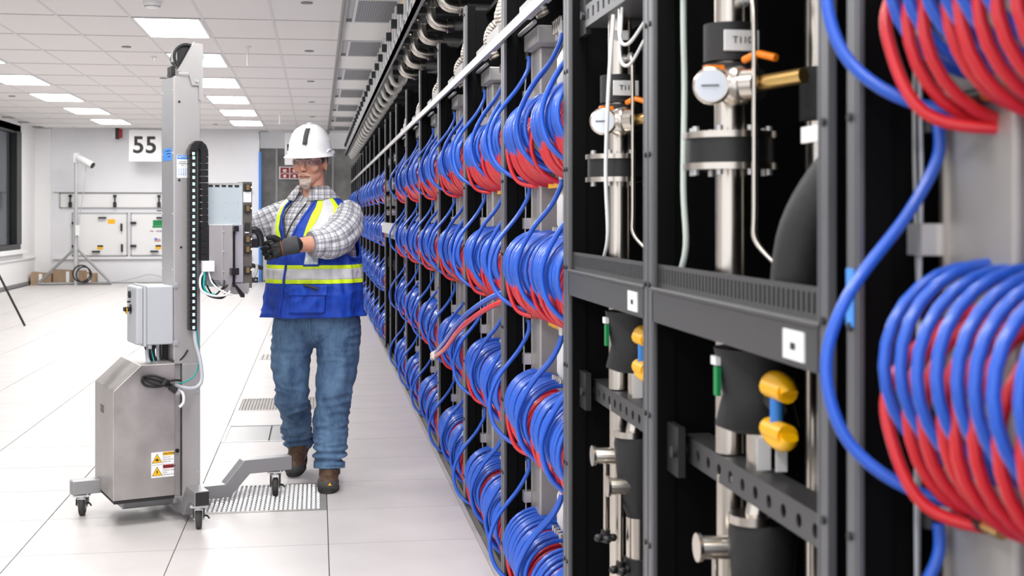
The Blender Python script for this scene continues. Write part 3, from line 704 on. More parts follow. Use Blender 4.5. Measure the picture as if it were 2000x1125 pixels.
    obj('needle', MB().box((-.018, -.0235, -.001), (.014, -.022, .0012)), 'ink', ga)
    obj('gauge_stem', MB().tube([(-.05, -.05, 1.578), (-.02, -.03, 1.578), (0, 0, 1.578)], .009, 10), 'brass', P)
    obj('gauge_cap', MB().box((-.062, -.055, 1.61), (-.03, -.03, 1.618)), 'orange', P)
    # regulator
    rg = obj('regulator', MB().tube([(-.025, -.045, 1.58), (-.02, -.05, 1.58), (.0, -.075, 1.58), (.004, -.08, 1.58)], [.026, .036, .036, .030], 24).cyl((.004, -.08, 1.58), (.02, -.10, 1.58), .030, 20), 'chrome', P)
    obj('regulator_plug', MB().cyl((.015, -.095, 1.58), (.065, -.20, 1.585), .014, 12), 'brass', rg)
    obj('regulator_handle', MB().tube([(.0, -.08, 1.625), (.01, -.12, 1.632), (.03, -.16, 1.620)], .007, 8), 'orange', rg)
    # small sensor tube
    obj('sensor_tube', MB().tube(smooth_path([(.02, -.03, 1.74), (.01, -.09, 1.745), (.005, -.115, 1.72), (.005, -.12, 1.6), (.005, -.12, 1.36), (.005, -.125, 1.30), (.03, -.15, 1.26)], 5), .0055, 8), 'chrome', P)
    obj('tube_fitting', MB().cyl((.02, -.03, 1.74), (.015, -.06, 1.743), .011, 8), 'zinc', P)
    P2 = thing('rear_pipe', 'second darker steel pipe standing behind the polished pipe in the %s' % which, 'pipe', (px+.17, py-.02, 0), 0, 'steel cooling pipes')
    obj('pipe_run', MB().cyl((0, 0, .05), (0, 0, 2.28), .030, 20), 'chrome', P2); obj('collar', MB().cyl((0, 0, 1.52), (0, 0, 1.62), .04, 20), 'ins', P2)
    # insulated valve with yellow handle
    V = thing('insulated_valve', 'black insulated valve block with yellow handle in the %s' % which, 'valve', (px+.02, py-.09, 0), 0, 'insulated valves')
    body = MB(); zz = [.955, .965, 1.02, 1.09, 1.105]; rr = [.05, .075, .062, .075, .078]
    body.tube([(0, 0, a) for a in zz], rr, 20); obj('jacket', body, 'ins', V)
    obj('outlet', MB().cyl((0.01, -.01, .895), (.01, -.01, .955), .032, 20), 'chrome', V)
    obj('green_tag', MB().box((-.079, -.012, 1.02), (-.071, .008, 1.072)), 'green', V); obj('white_tag', MB().box((-.081, -.012, 1.075), (-.072, .018, 1.09)), 'label', V)
    for z, sg in ((1.055, 1), (.985, -1)):
        obj('yellow_grip', MB().tube([(-.03, -.19+.05*cos(t), z+sg*.0+.017*sin(t)*1.0) for t in [pi*k/8*1.0+ (0 if sg > 0 else pi) for k in range(9)]], .014, 10).cyl((-.03, -.145, z), (-.03, -.23, z), .018, 12), 'yellow', V)
    obj('grip_core', MB().cyl((-.03, -.18, .975), (-.03, -.18, 1.06), .011, 12), 'lblue', V)
    obj('handle_stem', MB().cyl((0, -.06, 1.02), (-.025, -.18, 1.02), .012, 10), 'ins', V)
    obj('hang_tag', MB().box((-.03, -.085, .90), (-.005, -.083, .955)), 'label', V); obj('hang_tag', MB().box((-.02, -.15, .91), (.0, -.148, .95)), 'label', V)
    # lower clamp assembly
    K = thing('drain_valve', 'steel drain valve with black hose and hanging knobs low in the %s' % which, 'valve', (px, py-.10, 0), 0, 'drain valves')
    obj('funnel', MB().tube([(0.02, -.02, .60), (.02, -.02, .65), (.02, -.02, .78), (.02, -.02, .80)], [.03, .05, .062, .058], 20), 'ins', K)
    obj('spout', MB().cyl((.02, -.02, .50), (.02, -.02, .60), .032, 18), 'chrome', K)
    obj('hose', MB().tube([(.02, -.02, .04), (.02, -.02, .50)], .037, 16), 'ins', K)
    for dx, dy, z in ((-.055, .02, .745), (-.03, -.035, .68)):
        obj('clamp', MB().cyl((dx-.03, dy, z), (dx+.04, dy-.01, z), .021, 14).cyl((dx-.035, dy, z), (dx-.028, dy, z), .026, 14), 'chrome', K)
        obj('rod', MB().cyl((dx, dy, z-.02), (dx, dy, z-.19), .006, 8), 'chrome', K)
        kn = MB().cyl((dx, dy, z-.215), (dx, dy, z-.185), .012, 10)
        for a in range(4): kn.ell((dx+.018*cos(a*pi/2), dy+.018*sin(a*pi/2), z-.205), (.012, .012, .010), nu=8, nv=6)
        obj('knob', kn, 'blackm', K)
    obj('elbow', MB().tube(smooth_path([(-.02, -.02, .68), (-.0, -.03, .70), (.0, -.03, .78), (.01, -.03, .84)], 4), .02, 12).cyl((0, -.03, .80), (0, -.03, .815), .045, 18), 'chrome', K)
    return r
pump_cabinet(*CDU[1], 'black pipe cabinet with gauge, farther of the two near ones', 'farther gauge cabinet')
pump_cabinet(*CDU[0], 'black pipe cabinet with gauge, nearer of the two, beside the near coils', 'nearer gauge cabinet')
pump_cabinet(*CDU2[0], 'distant narrow pipe cabinet between the hose runs, nearer one', 'nearer distant pipe cabinet', False)
pump_cabinet(*CDU2[1], 'distant narrow pipe cabinet between the hose runs, farther one', 'farther distant pipe cabinet', False)
pump_cabinet(BAY2[6], BAY2[6]+.9, 'last narrow pipe cabinet before the end of the racks, nearer', 'nearer last pipe cabinet', False)
pump_cabinet(BAY2[6]+.9, 22.6, 'last narrow pipe cabinet before the end of the racks, farther', 'farther last pipe cabinet', False)
# white-fronted valves on the distant pump cabinets
for i, y in enumerate((11.24, 12.14)):
    g = thing('drain_cock', 'pale round valve cluster on the far pipe cabinet, %s one' % ('nearer', 'farther')[i], 'valve', (XF+.001, y, 1.62), 0)
    obj('dial', MB().cyl((-.03, 0, 0), (.0, 0, 0), .055, 16), 'chrome', g); obj('nut', MB().cyl((-.03, 0, -.12), (0, 0, -.12), .03, 10).cyl((-.03, 0, -.25), (0, 0, -.25), .03, 10), 'chrome', g)
b = tag(obj('shelf_channel', MB().box((-.03, 0, 0), (.01, 1.83, .10)), 'zinc', loc=(XF-.0, 11.22, 1.17)), 'pale steel channel across the distant pipe cabinets', 'rail')
# cables inside near cabinets
c = obj('signal_cable', MB().tube(smooth_path([(XF+.06, 2.50, 2.3), (XF+.05, 2.49, 1.8), (XF+.055, 2.5, 1.6), (XF+.05, 2.49, 1.4), (XF+.052, 2.48, 1.28), (XF+.04, 2.50, 1.21)], 5), .0065, 8), 'white')
c.data.materials[0] = mat('pale_green_cable', (.55, .62, .58, 1), .5); tag(c, 'pale green grey cable hanging beside the post in the nearer gauge cabinet', 'cable')
c = obj('signal_cable', MB().tube(smooth_path([(XF+.03, 3.02, 1.83), (XF+.02, 3.03, 1.65), (XF+.02, 3.06, 1.45), (XF+.03, 3.08, 1.30), (XF+.03, 3.12, 1.24)], 5), .005, 8), 'white')
tag(c, 'white cable crossing in front of the farther gauge cabinet pipe', 'cable')
for q in range(2):
    c = obj('looped_wire', MB().tube(smooth_path([(XF+.04, 3.0-.03*q, 1.84), (XF+.03, 2.95, 1.76-.04*q), (XF+.03, 2.86, 1.74-.05*q), (XF+.05, 2.8, 1.78-.04*q)], 5), .004, 6), 'white')
    tag(c, '%s white wire loop beside the pipe in the farther gauge cabinet' % ('upper', 'lower')[q], 'wire')
c = obj('insulated_hose', MB().tube(smooth_path([(XF+.20, 1.80, 1.50), (XF+.12, 1.84, 1.42), (XF+.07, 1.88, 1.32), (XF+.06, 1.90, 1.20)], 6), .045, 16), 'ins'); tag(c, 'thick black insulated hose bending down to the shelf of the nearer gauge cabinet', 'hose')
g = thing('pipe_tag', 'white label plate on the side of the nearer gauge cabinet', 'label', (XF+.05, 1.80, 1.465)); obj('plate', MB().box((-.003, -.05, -.012), (.003, .05, .012)), 'label', g)
t_ = tag(obj('tape_strip', MB().box((-.002, 0, 0), (0, .022, .075)), 'tape', loc=(XF, 1.548, 1.20)), 'light blue tape on the near post beside the big coils', 'tape')
tag(obj('near_wire', MB().tube(smooth_path([(XF+.09, 1.54, 1.9), (XF+.08, 1.545, 1.5), (XF+.085, 1.54, 1.1), (XF+.08, 1.545, .6)], 5), .003, 6), 'gframe'), 'thin grey wire hanging beside the near manifold', 'wire')

# loose hoses hanging out to the aisle
for i, (mname, dz, dx) in enumerate((('blue', .022, -.02), ('red', -.012, .0))):
    g = thing('loose_hose', '%s hose end hanging loose out into the aisle with a steel coupling' % mname, 'hose', (XF, 4.70, 1.0))
    pts = [(.12, -.10, .06+dz), (.03, .02, .04+dz), (-.04, .25, -.02+dz), (-.09, .60, -.12+dz), (-.11, 1.0, -.24+dz), (-.12, 1.35, -.32+dz*.4)]
    obj('hose', MB().tube(smooth_path(pts, 6), .0105, 10), mname, g)
    obj('coupling', MB().cyl((-.12, 1.35, -.32+dz*.4), (-.125, 1.50, -.345+dz*.4), .0125, 12), 'chrome', g)
    obj('coupling_ring', MB().cyl((-.121, 1.38, -.326+dz*.4), (-.1215, 1.40, -.33+dz*.4), .016, 12), 'chrome', g); obj('coupling_ring', MB().cyl((-.123, 1.46, -.34+dz*.4), (-.1235, 1.48, -.343+dz*.4), .016, 12), 'chrome', g)

# overhead tray
TX = .55
tr = thing('overhead_tray', 'long overhead steel tray with upright channels above the racks', 'cable tray', (TX, 6, 0))
obj('bottom_rail', MB().box((0, 0, 2.52), (.03, 19.6, 2.56)).box((.0, 0, 2.52), (.012, 19.6, 2.60)), 'gframe', tr)
obj('rear_rail', MB().box((.8, 0, 2.52), (.84, 19.6, 2.6)), 'postd', tr)
obj('tray_floor', MB().box((.03, 0, 2.60), (.8, 19.6, 2.61)), 'postd', tr)
up = MB().box((0, -.02, 2.55), (.05, .0, 2.84)).box((0, -.02, 2.55), (.005, .07, 2.84)).mesh('upright', [M['zinc']])
up2 = MB().box((0.012, 0.03, 2.56), (.018, .22, 2.78)).mesh('divider_plate', [M['bladeblue']])
cr = MB().box((.01, -.03, 2.53), (.82, .03, 2.57)).mesh('cross_member', [M['postd']])
bk = MB().box((-.035, -.03, 2.665), (.02, .03, 2.725)).mesh('end_cap', [M['ink']])
lt = MB().cyl((.02, 0, 2.72), (.02, 0, 2.77), .014, 8).mesh('marker', [M['redm']]); lt2 = MB().cyl((.02, 0, 2.72), (.02, 0, 2.77), .014, 8).mesh('marker', [M['yellow']])
for k in range(29):
    y = .2+.66*k
    link('upright', up, tr, (0, y, 0)); link('upright', up, tr, (0, y+.33, 0)); link('divider_plate', up2, tr, (0, y+.05, 0)); link('divider_plate', up2, tr, (0, y+.38, 0))
    link('cross_member', cr, tr, (0, y, 0)); link('end_cap', bk, tr, (0, y+.2, 0))
    if k % 2: link('marker', lt if k % 4 == 1 else lt2, tr, (0, y+.28, 0))
elb = MB().tube(smooth_path([(.02, 0, 2.60), (.02, 0, 2.53), (.04, 0, 2.475), (.10, 0, 2.455), (.13, 0, 2.455)], 5), .033, 14).mesh('elbow', [M['chrome']])
rg = MB().cyl((.115, 0, 2.455), (.15, 0, 2.455), .043, 16).mesh('clamp_ring', [M['chrome']]); rg2 = MB().cyl((.02, 0, 2.56), (.02, 0, 2.575), .045, 16).mesh('clamp_ring', [M['chrome']])
uel = MB().tube(smooth_path([(.0, 0, 2.62), (.0, 0, 2.52), (.03, 0, 2.45), (.085, 0, 2.44), (.12, 0, 2.49), (.125, 0, 2.6)], 5), .021, 12).mesh('u_bend', [M['upipe']])
def hose_elbow(y, i):
    g = thing('insulated_branch', 'white elbow with black insulated hose under the overhead tray, number %s from the viewer' % (ordn+['eighth'])[i], 'pipe', (TX+.09, y, 0), 0, 'insulated branch pipes')
    link('elbow', elb, g); link('clamp_ring', rg, g); link('clamp_ring', rg2, g)
    r = random.Random(i)
    if i % 2: pts = [(.13, 0, 2.455), (.25, -.02, 2.45), (.38, -.05, 2.44), (.44, -.10, 2.50), (.47, -.2, 2.62), (.5, -.3, 2.72)]
    else: pts = [(.13, 0, 2.455), (.22, -.03, 2.46), (.32, -.15, 2.49), (.42, -.35, 2.52), (.55, -.55, 2.54), (.75, -.7, 2.55)]
    obj('insulated_hose', MB().tube(smooth_path(pts, 6), .028, 12), 'rubhose', g)
YE = [6.15, 6.81, 7.47, 8.13, 8.79, 9.45, 10.11]
for i, y in enumerate(YE): hose_elbow(y, i)
for k in range(22):
    y = 10.77+.66*k
    g = thing('return_bend', 'pale u-shaped pipe bend under the overhead tray, %s from the near end' % ORD[k], 'pipe', (TX+.06, y, 0), 0, 'white pipe bends under the tray')
    link('u_bend', uel, g)
# ============================================================= LIFT MACHINE
mc = thing('server_lift', 'steel wheeled lift with tall mast, cable chain and grey control box', 'lift', (-.631, 5.842, 0), radians(20))
mast = obj('mast', MB().box((0, .0, .68), (.117, .22, 1.965)).box((.036, 0, .07), (.117, .22, .68)).box((.0, .02, .07), (.034, .22, .68)), 'steel', mc, .0025)
obj('mast_side_plate', MB().box((-.003, .004, .7), (0, .216, 1.96)), 'zinc', mc)
for z in (1.9, 1.62, 1.35, 1.1):
    for v in (.015, .205): obj('rivet', MB().ell((-.004, v, z), (.003, .004, .004), nu=8, nv=6), 'zinc', mc)
for u, z in ((.022, 1.85), (.022, 1.50), (.105, .55), (.105, .19), (.03, 1.2), (.105, .72)): obj('screw', MB().cyl((u, -.004, z), (u, .002, z), .005, 10), 'blackm' if z > 1 else 'zinc', mc)
obj('black_plug', MB().cyl((.018, .012, .29), (.018, .03, .29), .009, 14), 'blackm', mc)
poly = [(.017, 1.985), (.087, 2.116), (.1235, 2.113), (.1235, 1.861), (.109, 1.861), (.109, 1.925), (.078, 1.925), (.062, 1.978)]
obj('top_bracket', MB().prism(poly, -.010, -.004), 'steel', mc); obj('top_bracket', MB().prism(poly, .21, .216), 'steel', mc)
obj('bracket_flange', MB().prism([(.017, 1.985), (.087, 2.116), (.087, 2.121), (.013, 1.985)], -.012, .012).box((.1235, -.012, 1.861), (.1255, .02, 2.113)).box((.017, -.012, 1.972), (.062, .0, 1.982)), 'zinc', mc)
obj('bolt', MB().cyl((.10, -.018, 1.945), (.10, -.008, 1.945), .007, 10), 'zinc', mc)
pl = obj('belt_reel', MB().cyl((.060, .03, 2.055), (.060, .12, 2.055), .050, 28), 'blackm', mc)
obj('reel_guard', MB().tube([(.060+.055*cos(t), .02, 2.055+.055*sin(t)) for t in [radians(60+14*k) for k in range(14)]], .007, 8), 'ink', pl)
obj('reel_clip', MB().box((.0, .02, 2.03), (.018, .06, 2.085)), 'gframe', pl)
obj('blue_cap', MB().cyl((.127, .05, 2.06), (.142, .05, 2.06), .014, 12), 'lblue', mc); obj('belt_strap', MB().box((-.006, .03, 1.965), (.012, .10, 2.01)), 'blackm', mc)
# notice label, tape
nl = obj('notice_label', MB().box((.012, -.0015, 1.510), (.060, 0, 1.612)), 'label', mc)
obj('label_header', MB().box((.013, -.0022, 1.594), (.059, -.0015, 1.611)), 'lblue', nl)
text_obj('notice_lettering', 'NOTICE', .0115, 'label', mc, (.036, -.0026, 1.6025), (pi/2, 0, 0), .0003)
for k, s_ in enumerate(('LOWER MAST', 'BEFORE MOVING', 'LIFT')): text_obj('notice_lettering', s_, .0048, 'ink', mc, (.036, -.0022, 1.582-.008*k), (pi/2, 0, 0), .0003)
for k in range(4): obj('arrow', MB().box((.020+.010*k, -.0022, 1.527), (.0212+.010*k, -.0015, 1.553)).prism([(.0185+.010*k, 1.527), (.0227+.010*k, 1.527), (.0206+.010*k, 1.520)], -.0022, -.0015), 'lblue', nl)
tp = obj('blue_tape', MB().box((-.0045, .03, 1.590), (-.003, .19, 1.645)), 'tape', mc)
for k in range(3): obj('tape_writing', MB().box((-.005, .05, 1.632-.013*k), (-.0045, .14-.02*k, 1.635-.013*k)), 'ink', tp)
# cable chain
def chain():
    pts = []
    for k in range(27): pts.append((.078, .845+k*.029, 0))
    for k in range(7): t = pi-pi*k/6; pts.append((.103+.026*cos(t), 1.618+.040*sin(t), t-pi/2 if 0 else 0))
    for k in range(16): pts.append((.129, 1.59-k*.029, 0))
    return pts
cp = chain()
lk = MB().box((-.016, -.060, -.0135), (.016, -.052, .0135)).box((-.016, -.022, -.0135), (.016, -.016, .0135)).box((-.016, -.056, -.0135), (-.012, -.018, .0135)).box((.012, -.056, -.0135), (.016, -.018, .0135)).mesh('chain_link', [M['blackm']])
wn = MB().box((-.004, -.0615, -.008), (.006, -.058, .006)).mesh('cable_window', [M['label']]); wt = MB().box((.006, -.0615, -.008), (.009, -.058, .006)).mesh('cable_window', [M['teal']])
for i, (u, z, t) in enumerate(cp):
    a, b = cp[max(i-1, 0)], cp[min(i+1, len(cp)-1)]
    ang = math.atan2(b[0]-a[0], b[1]-a[1])
    l = link('chain_link', lk, mc, (u-.008, 0, z), (0, ang, 0))
    if i < 28: link('cable_window', wn, l); link('cable_window', wt, l)
obj('chain_mount', MB().box((.112, -.06, 1.10), (.146, -.015, 1.13)), 'zinc', mc)
# grey cable, teal wire
obj('grey_cable', MB().tube(smooth_path([(.078, -.045, .86), (.082, -.05, .78), (.100, -.06, .70), (.105, -.07, .62), (.085, -.08, .585), (.04, -.09, .58), (-.03, -.09, .605), (-.09, -.07, .65), (-.108, .03, .70), (-.105, .06, .77)], 6), .0085, 10), 'greyw', mc)
obj('teal_wire', MB().tube(smooth_path([(.086, -.045, .86), (.094, -.05, .78), (.098, -.05, .70), (.085, -.05, .64), (.04, -.05, .605), (-.02, -.05, .60), (-.07, -.02, .62), (-.09, .05, .75)], 6), .003, 6), 'teal', mc)
obj('black_conduit', MB().tube(smooth_path([(-.085, .06, .765), (-.085, .06, .72), (-.07, .06, .68)], 6), .016, 12), 'ins', mc)
obj('thin_cable', MB().tube(smooth_path([(-.05, .05, .765), (-.045, .05, .70), (-.02, .04, .67), (.03, .0, .70), (.06, -.004, .74)], 6), .004, 6).tube(smooth_path([(-.12, .05, .765), (-.10, .05, .71), (-.06, .04, .655), (-.01, -.01, .64)], 6), .003, 6), 'blackm', mc)
obj('gland_loop', MB().tube(smooth_path([(-.015, -.075, .59), (.015, -.09, .56), (.018, -.09, .52), (.0, -.09, .50)], 5), .007, 8), 'white', mc)
# control box
eb = obj('control_box', MB().box((-.125, -.01, .770), (-.006, .185, 1.030)), 'greybox', mc, .006)
obj('door', MB().box((-.168, -.008, .772), (-.136, .183, 1.028)), 'greybox', eb, .008); obj('seal_rim', MB().box((-.137, -.016, .764), (-.124, .191, 1.036)), 'greybox', eb, .004)
sw = obj('rotary_switch', MB().cyl((-.172, .10, .925), (-.168, .10, .925), .022, 20), 'blackm', eb)
obj('switch_handle', MB().box((-.200, .085, .915), (-.172, .115, .935)), 'blackm', sw, .004); obj('yellow_bezel', MB().cyl((-.19, .10, .921), (-.186, .10, .921), .018, 16), 'yellow', sw)
obj('meter', MB().cyl((-.176, .11, .99), (-.168, .11, .99), .016, 20), 'ink', eb); obj('toggle', MB().cyl((-.182, .11, .957), (-.168, .11, .957), .004, 8), 'ink', eb)
for z in (.775, 1.032): obj('mount_tab', MB().box((-.006, -.006, z-.012), (.016, -.001, z+.012)).cyl((.006, -.009, z), (.006, -.004, z), .006, 8), 'zinc', mc)
for u, r_ in ((-.092, .017), (-.058, .012)): obj('cable_gland', MB().cyl((u, .06, .748), (u, .06, .772), r_, 8), 'white' if r_ > .015 else 'greyw', eb)
obj('cable_stub', MB().cyl((-.058, .06, .68), (-.058, .06, .75), .007, 8), 'greyw', eb)
obj('rear_strut', MB().box((-.03, .10, .66), (-.005, .16, .78)), 'postd', mc)
# cover
cpoly = [(-.285, .118), (-.285, .588), (-.168, .695), (-.02, .695), (-.02, .118)]
cv = obj('battery_cover', MB().prism(cpoly, -.10, .30), 'brushed', mc, .003)
obj('cover_base', MB().box((-.28, -.095, .103), (-.022, .295, .118)), 'ins', cv)
for k in range(4): obj('vent_slit', MB().box((-.2862, .10, .470+.009*k), (-.2848, .17, .474+.009*k)), 'ink', cv)
# safety labels
for n, (z1, hd, col, ln_) in enumerate(((.312, 'CAUTION', 'yellow', ('Pinch Point', 'Keep hands and', 'fingers clear')), (.256, 'WARNING', 'redm', ('Hazardous voltage', 'inside', 'Disconnect power')))):
    L = obj('safety_label', MB().box((-.124, -.1015, z1-.054), (-.026, -.1000, z1)), 'label', cv)
    obj('label_header', MB().box((-.072, -.1022, z1-.016), (-.027, -.1015, z1-.001)), col, L)
    obj('label_line', MB().box((-.0735, -.1022, z1-.053), (-.0728, -.1015, z1)), 'ink', L)
    c0 = -.099; obj('triangle_border', MB().prism([(c0-.0225, z1-.046), (c0+.0225, z1-.046), (c0, z1-.006)], -.1022, -.1015), 'ink', L)
    obj('triangle', MB().prism([(c0-.0195, z1-.0445), (c0+.0195, z1-.0445), (c0, z1-.0095)], -.1028, -.1022), 'yellow', L)
    if n == 0: obj('hazard_symbol', MB().box((c0-.010, -.1034, z1-.036), (c0+.010, -.1028, z1-.032)).box((c0-.006, -.1034, z1-.031), (c0+.002, -.1034, z1-.028)).box((c0-.001, -.1034, z1-.040), (c0+.003, -.1028, z1-.026)), 'ink', L)
    else: obj('hazard_symbol', MB().prism([(c0+.003, z1-.018), (c0-.005, z1-.030), (c0-.001, z1-.030), (c0-.003, z1-.041), (c0+.005, z1-.028), (c0+.001, z1-.028)], -.1034, -.1028), 'ink', L)
    text_obj('label_lettering', hd, .0115, 'ink', mc, (-.047, -.1026, z1-.0085), (pi/2, 0, 0), .0003, offset=.0003)
    for k, s_ in enumerate(ln_): text_obj('label_lettering', s_, .0062, 'ink', mc, (-.070, -.1019, z1-.024-.0095*k), (pi/2, 0, 0), .0002, 'LEFT')
# power cord
cdp = [(-.035, -.108, .60), (-.10, -.112, .625), (-.155, -.110, .640), (-.165, -.112, .625), (-.145, -.115, .605), (-.09, -.116, .600), (-.05, -.114, .615), (-.11, -.118, .645), (-.158, -.12, .650), (-.160, -.12, .635), (-.12, -.12, .615), (-.06, -.12, .600), (-.045, -.12, .59)]
co = obj('power_cord', MB().tube(smooth_path(cdp, 6), .0055, 8).tube(smooth_path([(-.05, -.115, .622), (-.02, -.11, .622), (.003, -.10, .618)], 4), .005, 8).tube([(-.075, -.116, .605), (-.06, -.118, .63)], [.016, .014], 10), 'blackm', mc)
obj('plug', MB().cyl((-.05, -.122, .595), (-.022, -.122, .577), .012, 10, .015), 'blackm', co); obj('plug_pins', MB().box((-.022, -.125, .560), (-.008, -.123, .576)).box((-.015, -.119, .560), (-.004, -.117, .575)), 'zinc', co)
# base frame
def bar(pts, wv, z): return pts
fb = MB()
fb.prism([(-.26, .03), (.36, .03), (.36, .085), (-.26, .085)], .13, .22)
obj('base_crossbar', MB().box((-.20, .12, .03), (.10, .21, .085)), 'arm', mc, .004)
obj('left_arm', MB().prism([(-.40, .098), (-.25, .098), (-.20, .03), (-.10, .03), (-.10, .085), (-.18, .085), (-.235, .160), (-.40, .160)], .195, .26), 'arm', mc, .003)
obj('right_arm', MB().prism([(.135, .026), (.300, .026), (.395, .125), (.60, .125), (.60, .190), (.365, .190), (.275, .086), (.135, .086)], .155, .225), 'arm', mc, .003)
obj('arm_joint', MB().box((.09, .15, .03), (.14, .20, .07)), 'zinc', mc, .004)
obj('arm_end_cap', MB().box((-.403, .2, .1), (-.40, .255, .158)), 'grey', mc); obj('arm_end_cap', MB().box((.60, .16, .127), (.603, .22, .188)), 'blackm', mc)
obj('front_arm', MB().prism([(.16, .03), (-.12, .03), (-.19, .105), (-.315, .105), (-.315, .168), (-.17, .168), (-.09, .085), (.16, .085)], .010, .072, 'x'), 'arm', mc, .003)
obj('arm_end_cap', MB().box((.012, -.318, .108), (.070, -.315, .165)), 'ink', mc)
obj('rear_arm', MB().prism([(.16, .03), (.42, .03), (.47, .105), (.60, .105), (.60, .168), (.45, .168), (.39, .085), (.16, .085)], .01, .072, 'x'), 'arm', mc, .003)
obj('mast_foot', MB().box((-.005, -.005, .06), (.125, .225, .09)), 'arm', mc, .003)
def caster(u, v, za, ang=0):
    c = bpy.data.objects.new('caster', None); C.objects.link(c); c.parent = mc; c.location = (u, v, 0); c.rotation_euler = (0, 0, ang)
    R_ = .044
    obj('wheel', MB().tube([(-.0125, 0, R_), (-.010, 0, R_), (.010, 0, R_), (.0125, 0, R_)], [R_-.006, R_, R_, R_-.006], 28), 'rubber', c)
    obj('hub', MB().cyl((-.0135, 0, R_), (.0135, 0, R_), .020, 16), 'grey', c)
    f = MB()
    for s_ in (-1, 1):
        x0, x1 = (s_*.0155, s_*.0185) if s_ > 0 else (s_*.0185, s_*.0155)
        f.prism([(-.030, za-.018), (.030, za-.018), (.022, .035), (-.006, .034)], x0, x1, 'x')
    f.box((-.0185, -.030, za-.022), (.0185, .030, za-.018)); f.cyl((-.024, 0, R_), (.024, 0, R_), .006, 8)
    obj('fork', f, 'zinc', c); obj('mount_plate', MB().box((-.036, -.036, za-.008), (.036, .036, za-.003)).cyl((0, 0, za-.018), (0, 0, za-.008), .026, 20), 'zinc', c)
    for a in (-1, 1):
        for b in (-1, 1): obj('bolt', MB().cyl((a*.027, b*.027, za-.012), (a*.027, b*.027, za), .005, 6), 'zinc', c)
    obj('brake_lever', MB().tube(smooth_path([(.02, -.01, .055), (.035, -.03, .06), (.045, -.045, .052)], 3), .004, 6), 'blackm', c)
    obj('dust_guard', MB().box((-.024, -.03, .05), (-.019, .03, za-.02)).box((.019, -.03, .05), (.024, .03, za-.02)), 'blackm', c)
caster(-.353, .228, .098, -.35); caster(.041, -.262, .105, -.30); caster(.529, .190, .125, -.38); caster(.041, .54, .105, .2)
# compute blade on its carriage
ca = obj('carriage_plate', MB().prism([(.142, 1.30), (.250, 1.30), (.250, 1.06), (.238, 1.0), (.215, 1.0), (.19, 1.05), (.142, 1.055)], -.055, -.045).prism([(.20, 1.30), (.205, 1.30), (.205, 1.05), (.2, 1.05)], -.058, -.055), 'steel', mc, .001)
obj('carriage_rail', MB().box((.146, -.045, 1.04), (.30, -.02, 1.30)).box((.117, -.01, 1.05), (.16, .15, 1.30)), 'zinc', mc)
obj('clamp_strip', MB().box((.252, -.058, 1.02), (.260, -.045, 1.29)).box((.25, -.075, 1.27), (.272, -.045, 1.295)).box((.235, -.085, 1.075), (.270, -.045, 1.105)).prism([(.252, 1.03), (.262, 1.03), (.300, .985), (.300, .972), (.285, .972)], -.07, -.055), 'blackm', mc)
for z in (1.27, 1.18, 1.09): obj('screw', MB().cyl((.207, -.062, z), (.207, -.055, z), .004, 8), 'zinc', mc)
obj('junction_box', MB().box((.105, -.088, 1.092), (.158, -.06, 1.140)), 'white', mc, .002)
bd = obj('lower_foot', MB().prism([(.215, 1.03), (.33, 1.035), (.33, 1.0), (.322, .985), (.235, .985)], -.04, -.03), 'steel', mc)
for i, (m_, pts, r_) in enumerate((('white', [(.115, -.07, 1.095), (.095, -.08, 1.06), (.10, -.09, 1.01), (.15, -.09, .985), (.21, -.08, .985), (.235, -.06, 1.0)], .005),
                       ('blackm', [(.12, -.07, 1.09), (.105, -.06, 1.04), (.135, -.07, .99), (.19, -.07, .975), (.22, -.06, .99)], .008),
                       ('teal', [(.118, -.075, 1.09), (.11, -.085, 1.03), (.13, -.085, .995), (.16, -.08, .99)], .005),
                       ('white', [(.135, -.075, 1.09), (.15, -.08, 1.04), (.20, -.08, 1.0), (.245, -.07, .985)], .004),
                       ('blackm', [(.15, -.06, 1.06), (.19, -.06, 1.01), (.225, -.06, 1.03)], .004), ('blackm', [(.13, -.06, 1.03), (.16, -.065, .985), (.20, -.07, 1.02), (.21, -.06, 1.05)], .004))):
    obj('carriage_cable', MB().tube(smooth_path(pts, 6), r_, 8), m_, mc)
bl = thing('compute_blade', 'pale blue and dark grey compute blade clamped upright on the lift', 'server blade', (-.631, 5.842, 0), radians(20))
obj('side_sheet', MB().box((.140, -.030, 1.022), (.300, -.022, 1.478)).box((.296, -.034, 1.022), (.301, -.022, 1.492)), 'bladeblue', bl)
obj('chassis', MB().prism([(.140, 1.025), (.302, 1.018), (.302, 1.492), (.140, 1.486)], -.022, .05), 'gframe', bl)
for k in range(5): obj('edge_notch', MB().box((.146+.030*k, -.031, 1.470), (.166+.030*k, -.021, 1.480)), 'ink', bl)
obj('edge_notch', MB().box((.285, -.032, 1.02), (.30, -.026, 1.03)), 'ink', bl)
en = obj('connector_panel', MB().box((.302, -.038, 1.012), (.344, .05, 1.495)), 'bladeend', bl, .001)
for z in (1.470, 1.374, 1.234, 1.188, 1.094):
    q = obj('connector', MB().box((.306, -.050, z-.017), (.338, -.038, z+.017)), 'ink', bl, .002)
    obj('contact_block', MB().box((.314, -.052, z-.012), (.328, -.050, z+.012)), 'brass', q); obj('release_tab', MB().box((.334, -.053, z-.003), (.340, -.050, z+.005)), 'white', q)
obj('latch', MB().box((.310, -.055, 1.27), (.330, -.038, 1.31)), 'ink', bl, .003); obj('latch_foot', MB().box((.310, -.050, 1.262), (.326, -.038, 1.268)), 'white', bl)
obj('spec_label', MB().box((.303, -.0395, 1.402), (.340, -.038, 1.450)), 'label', bl)
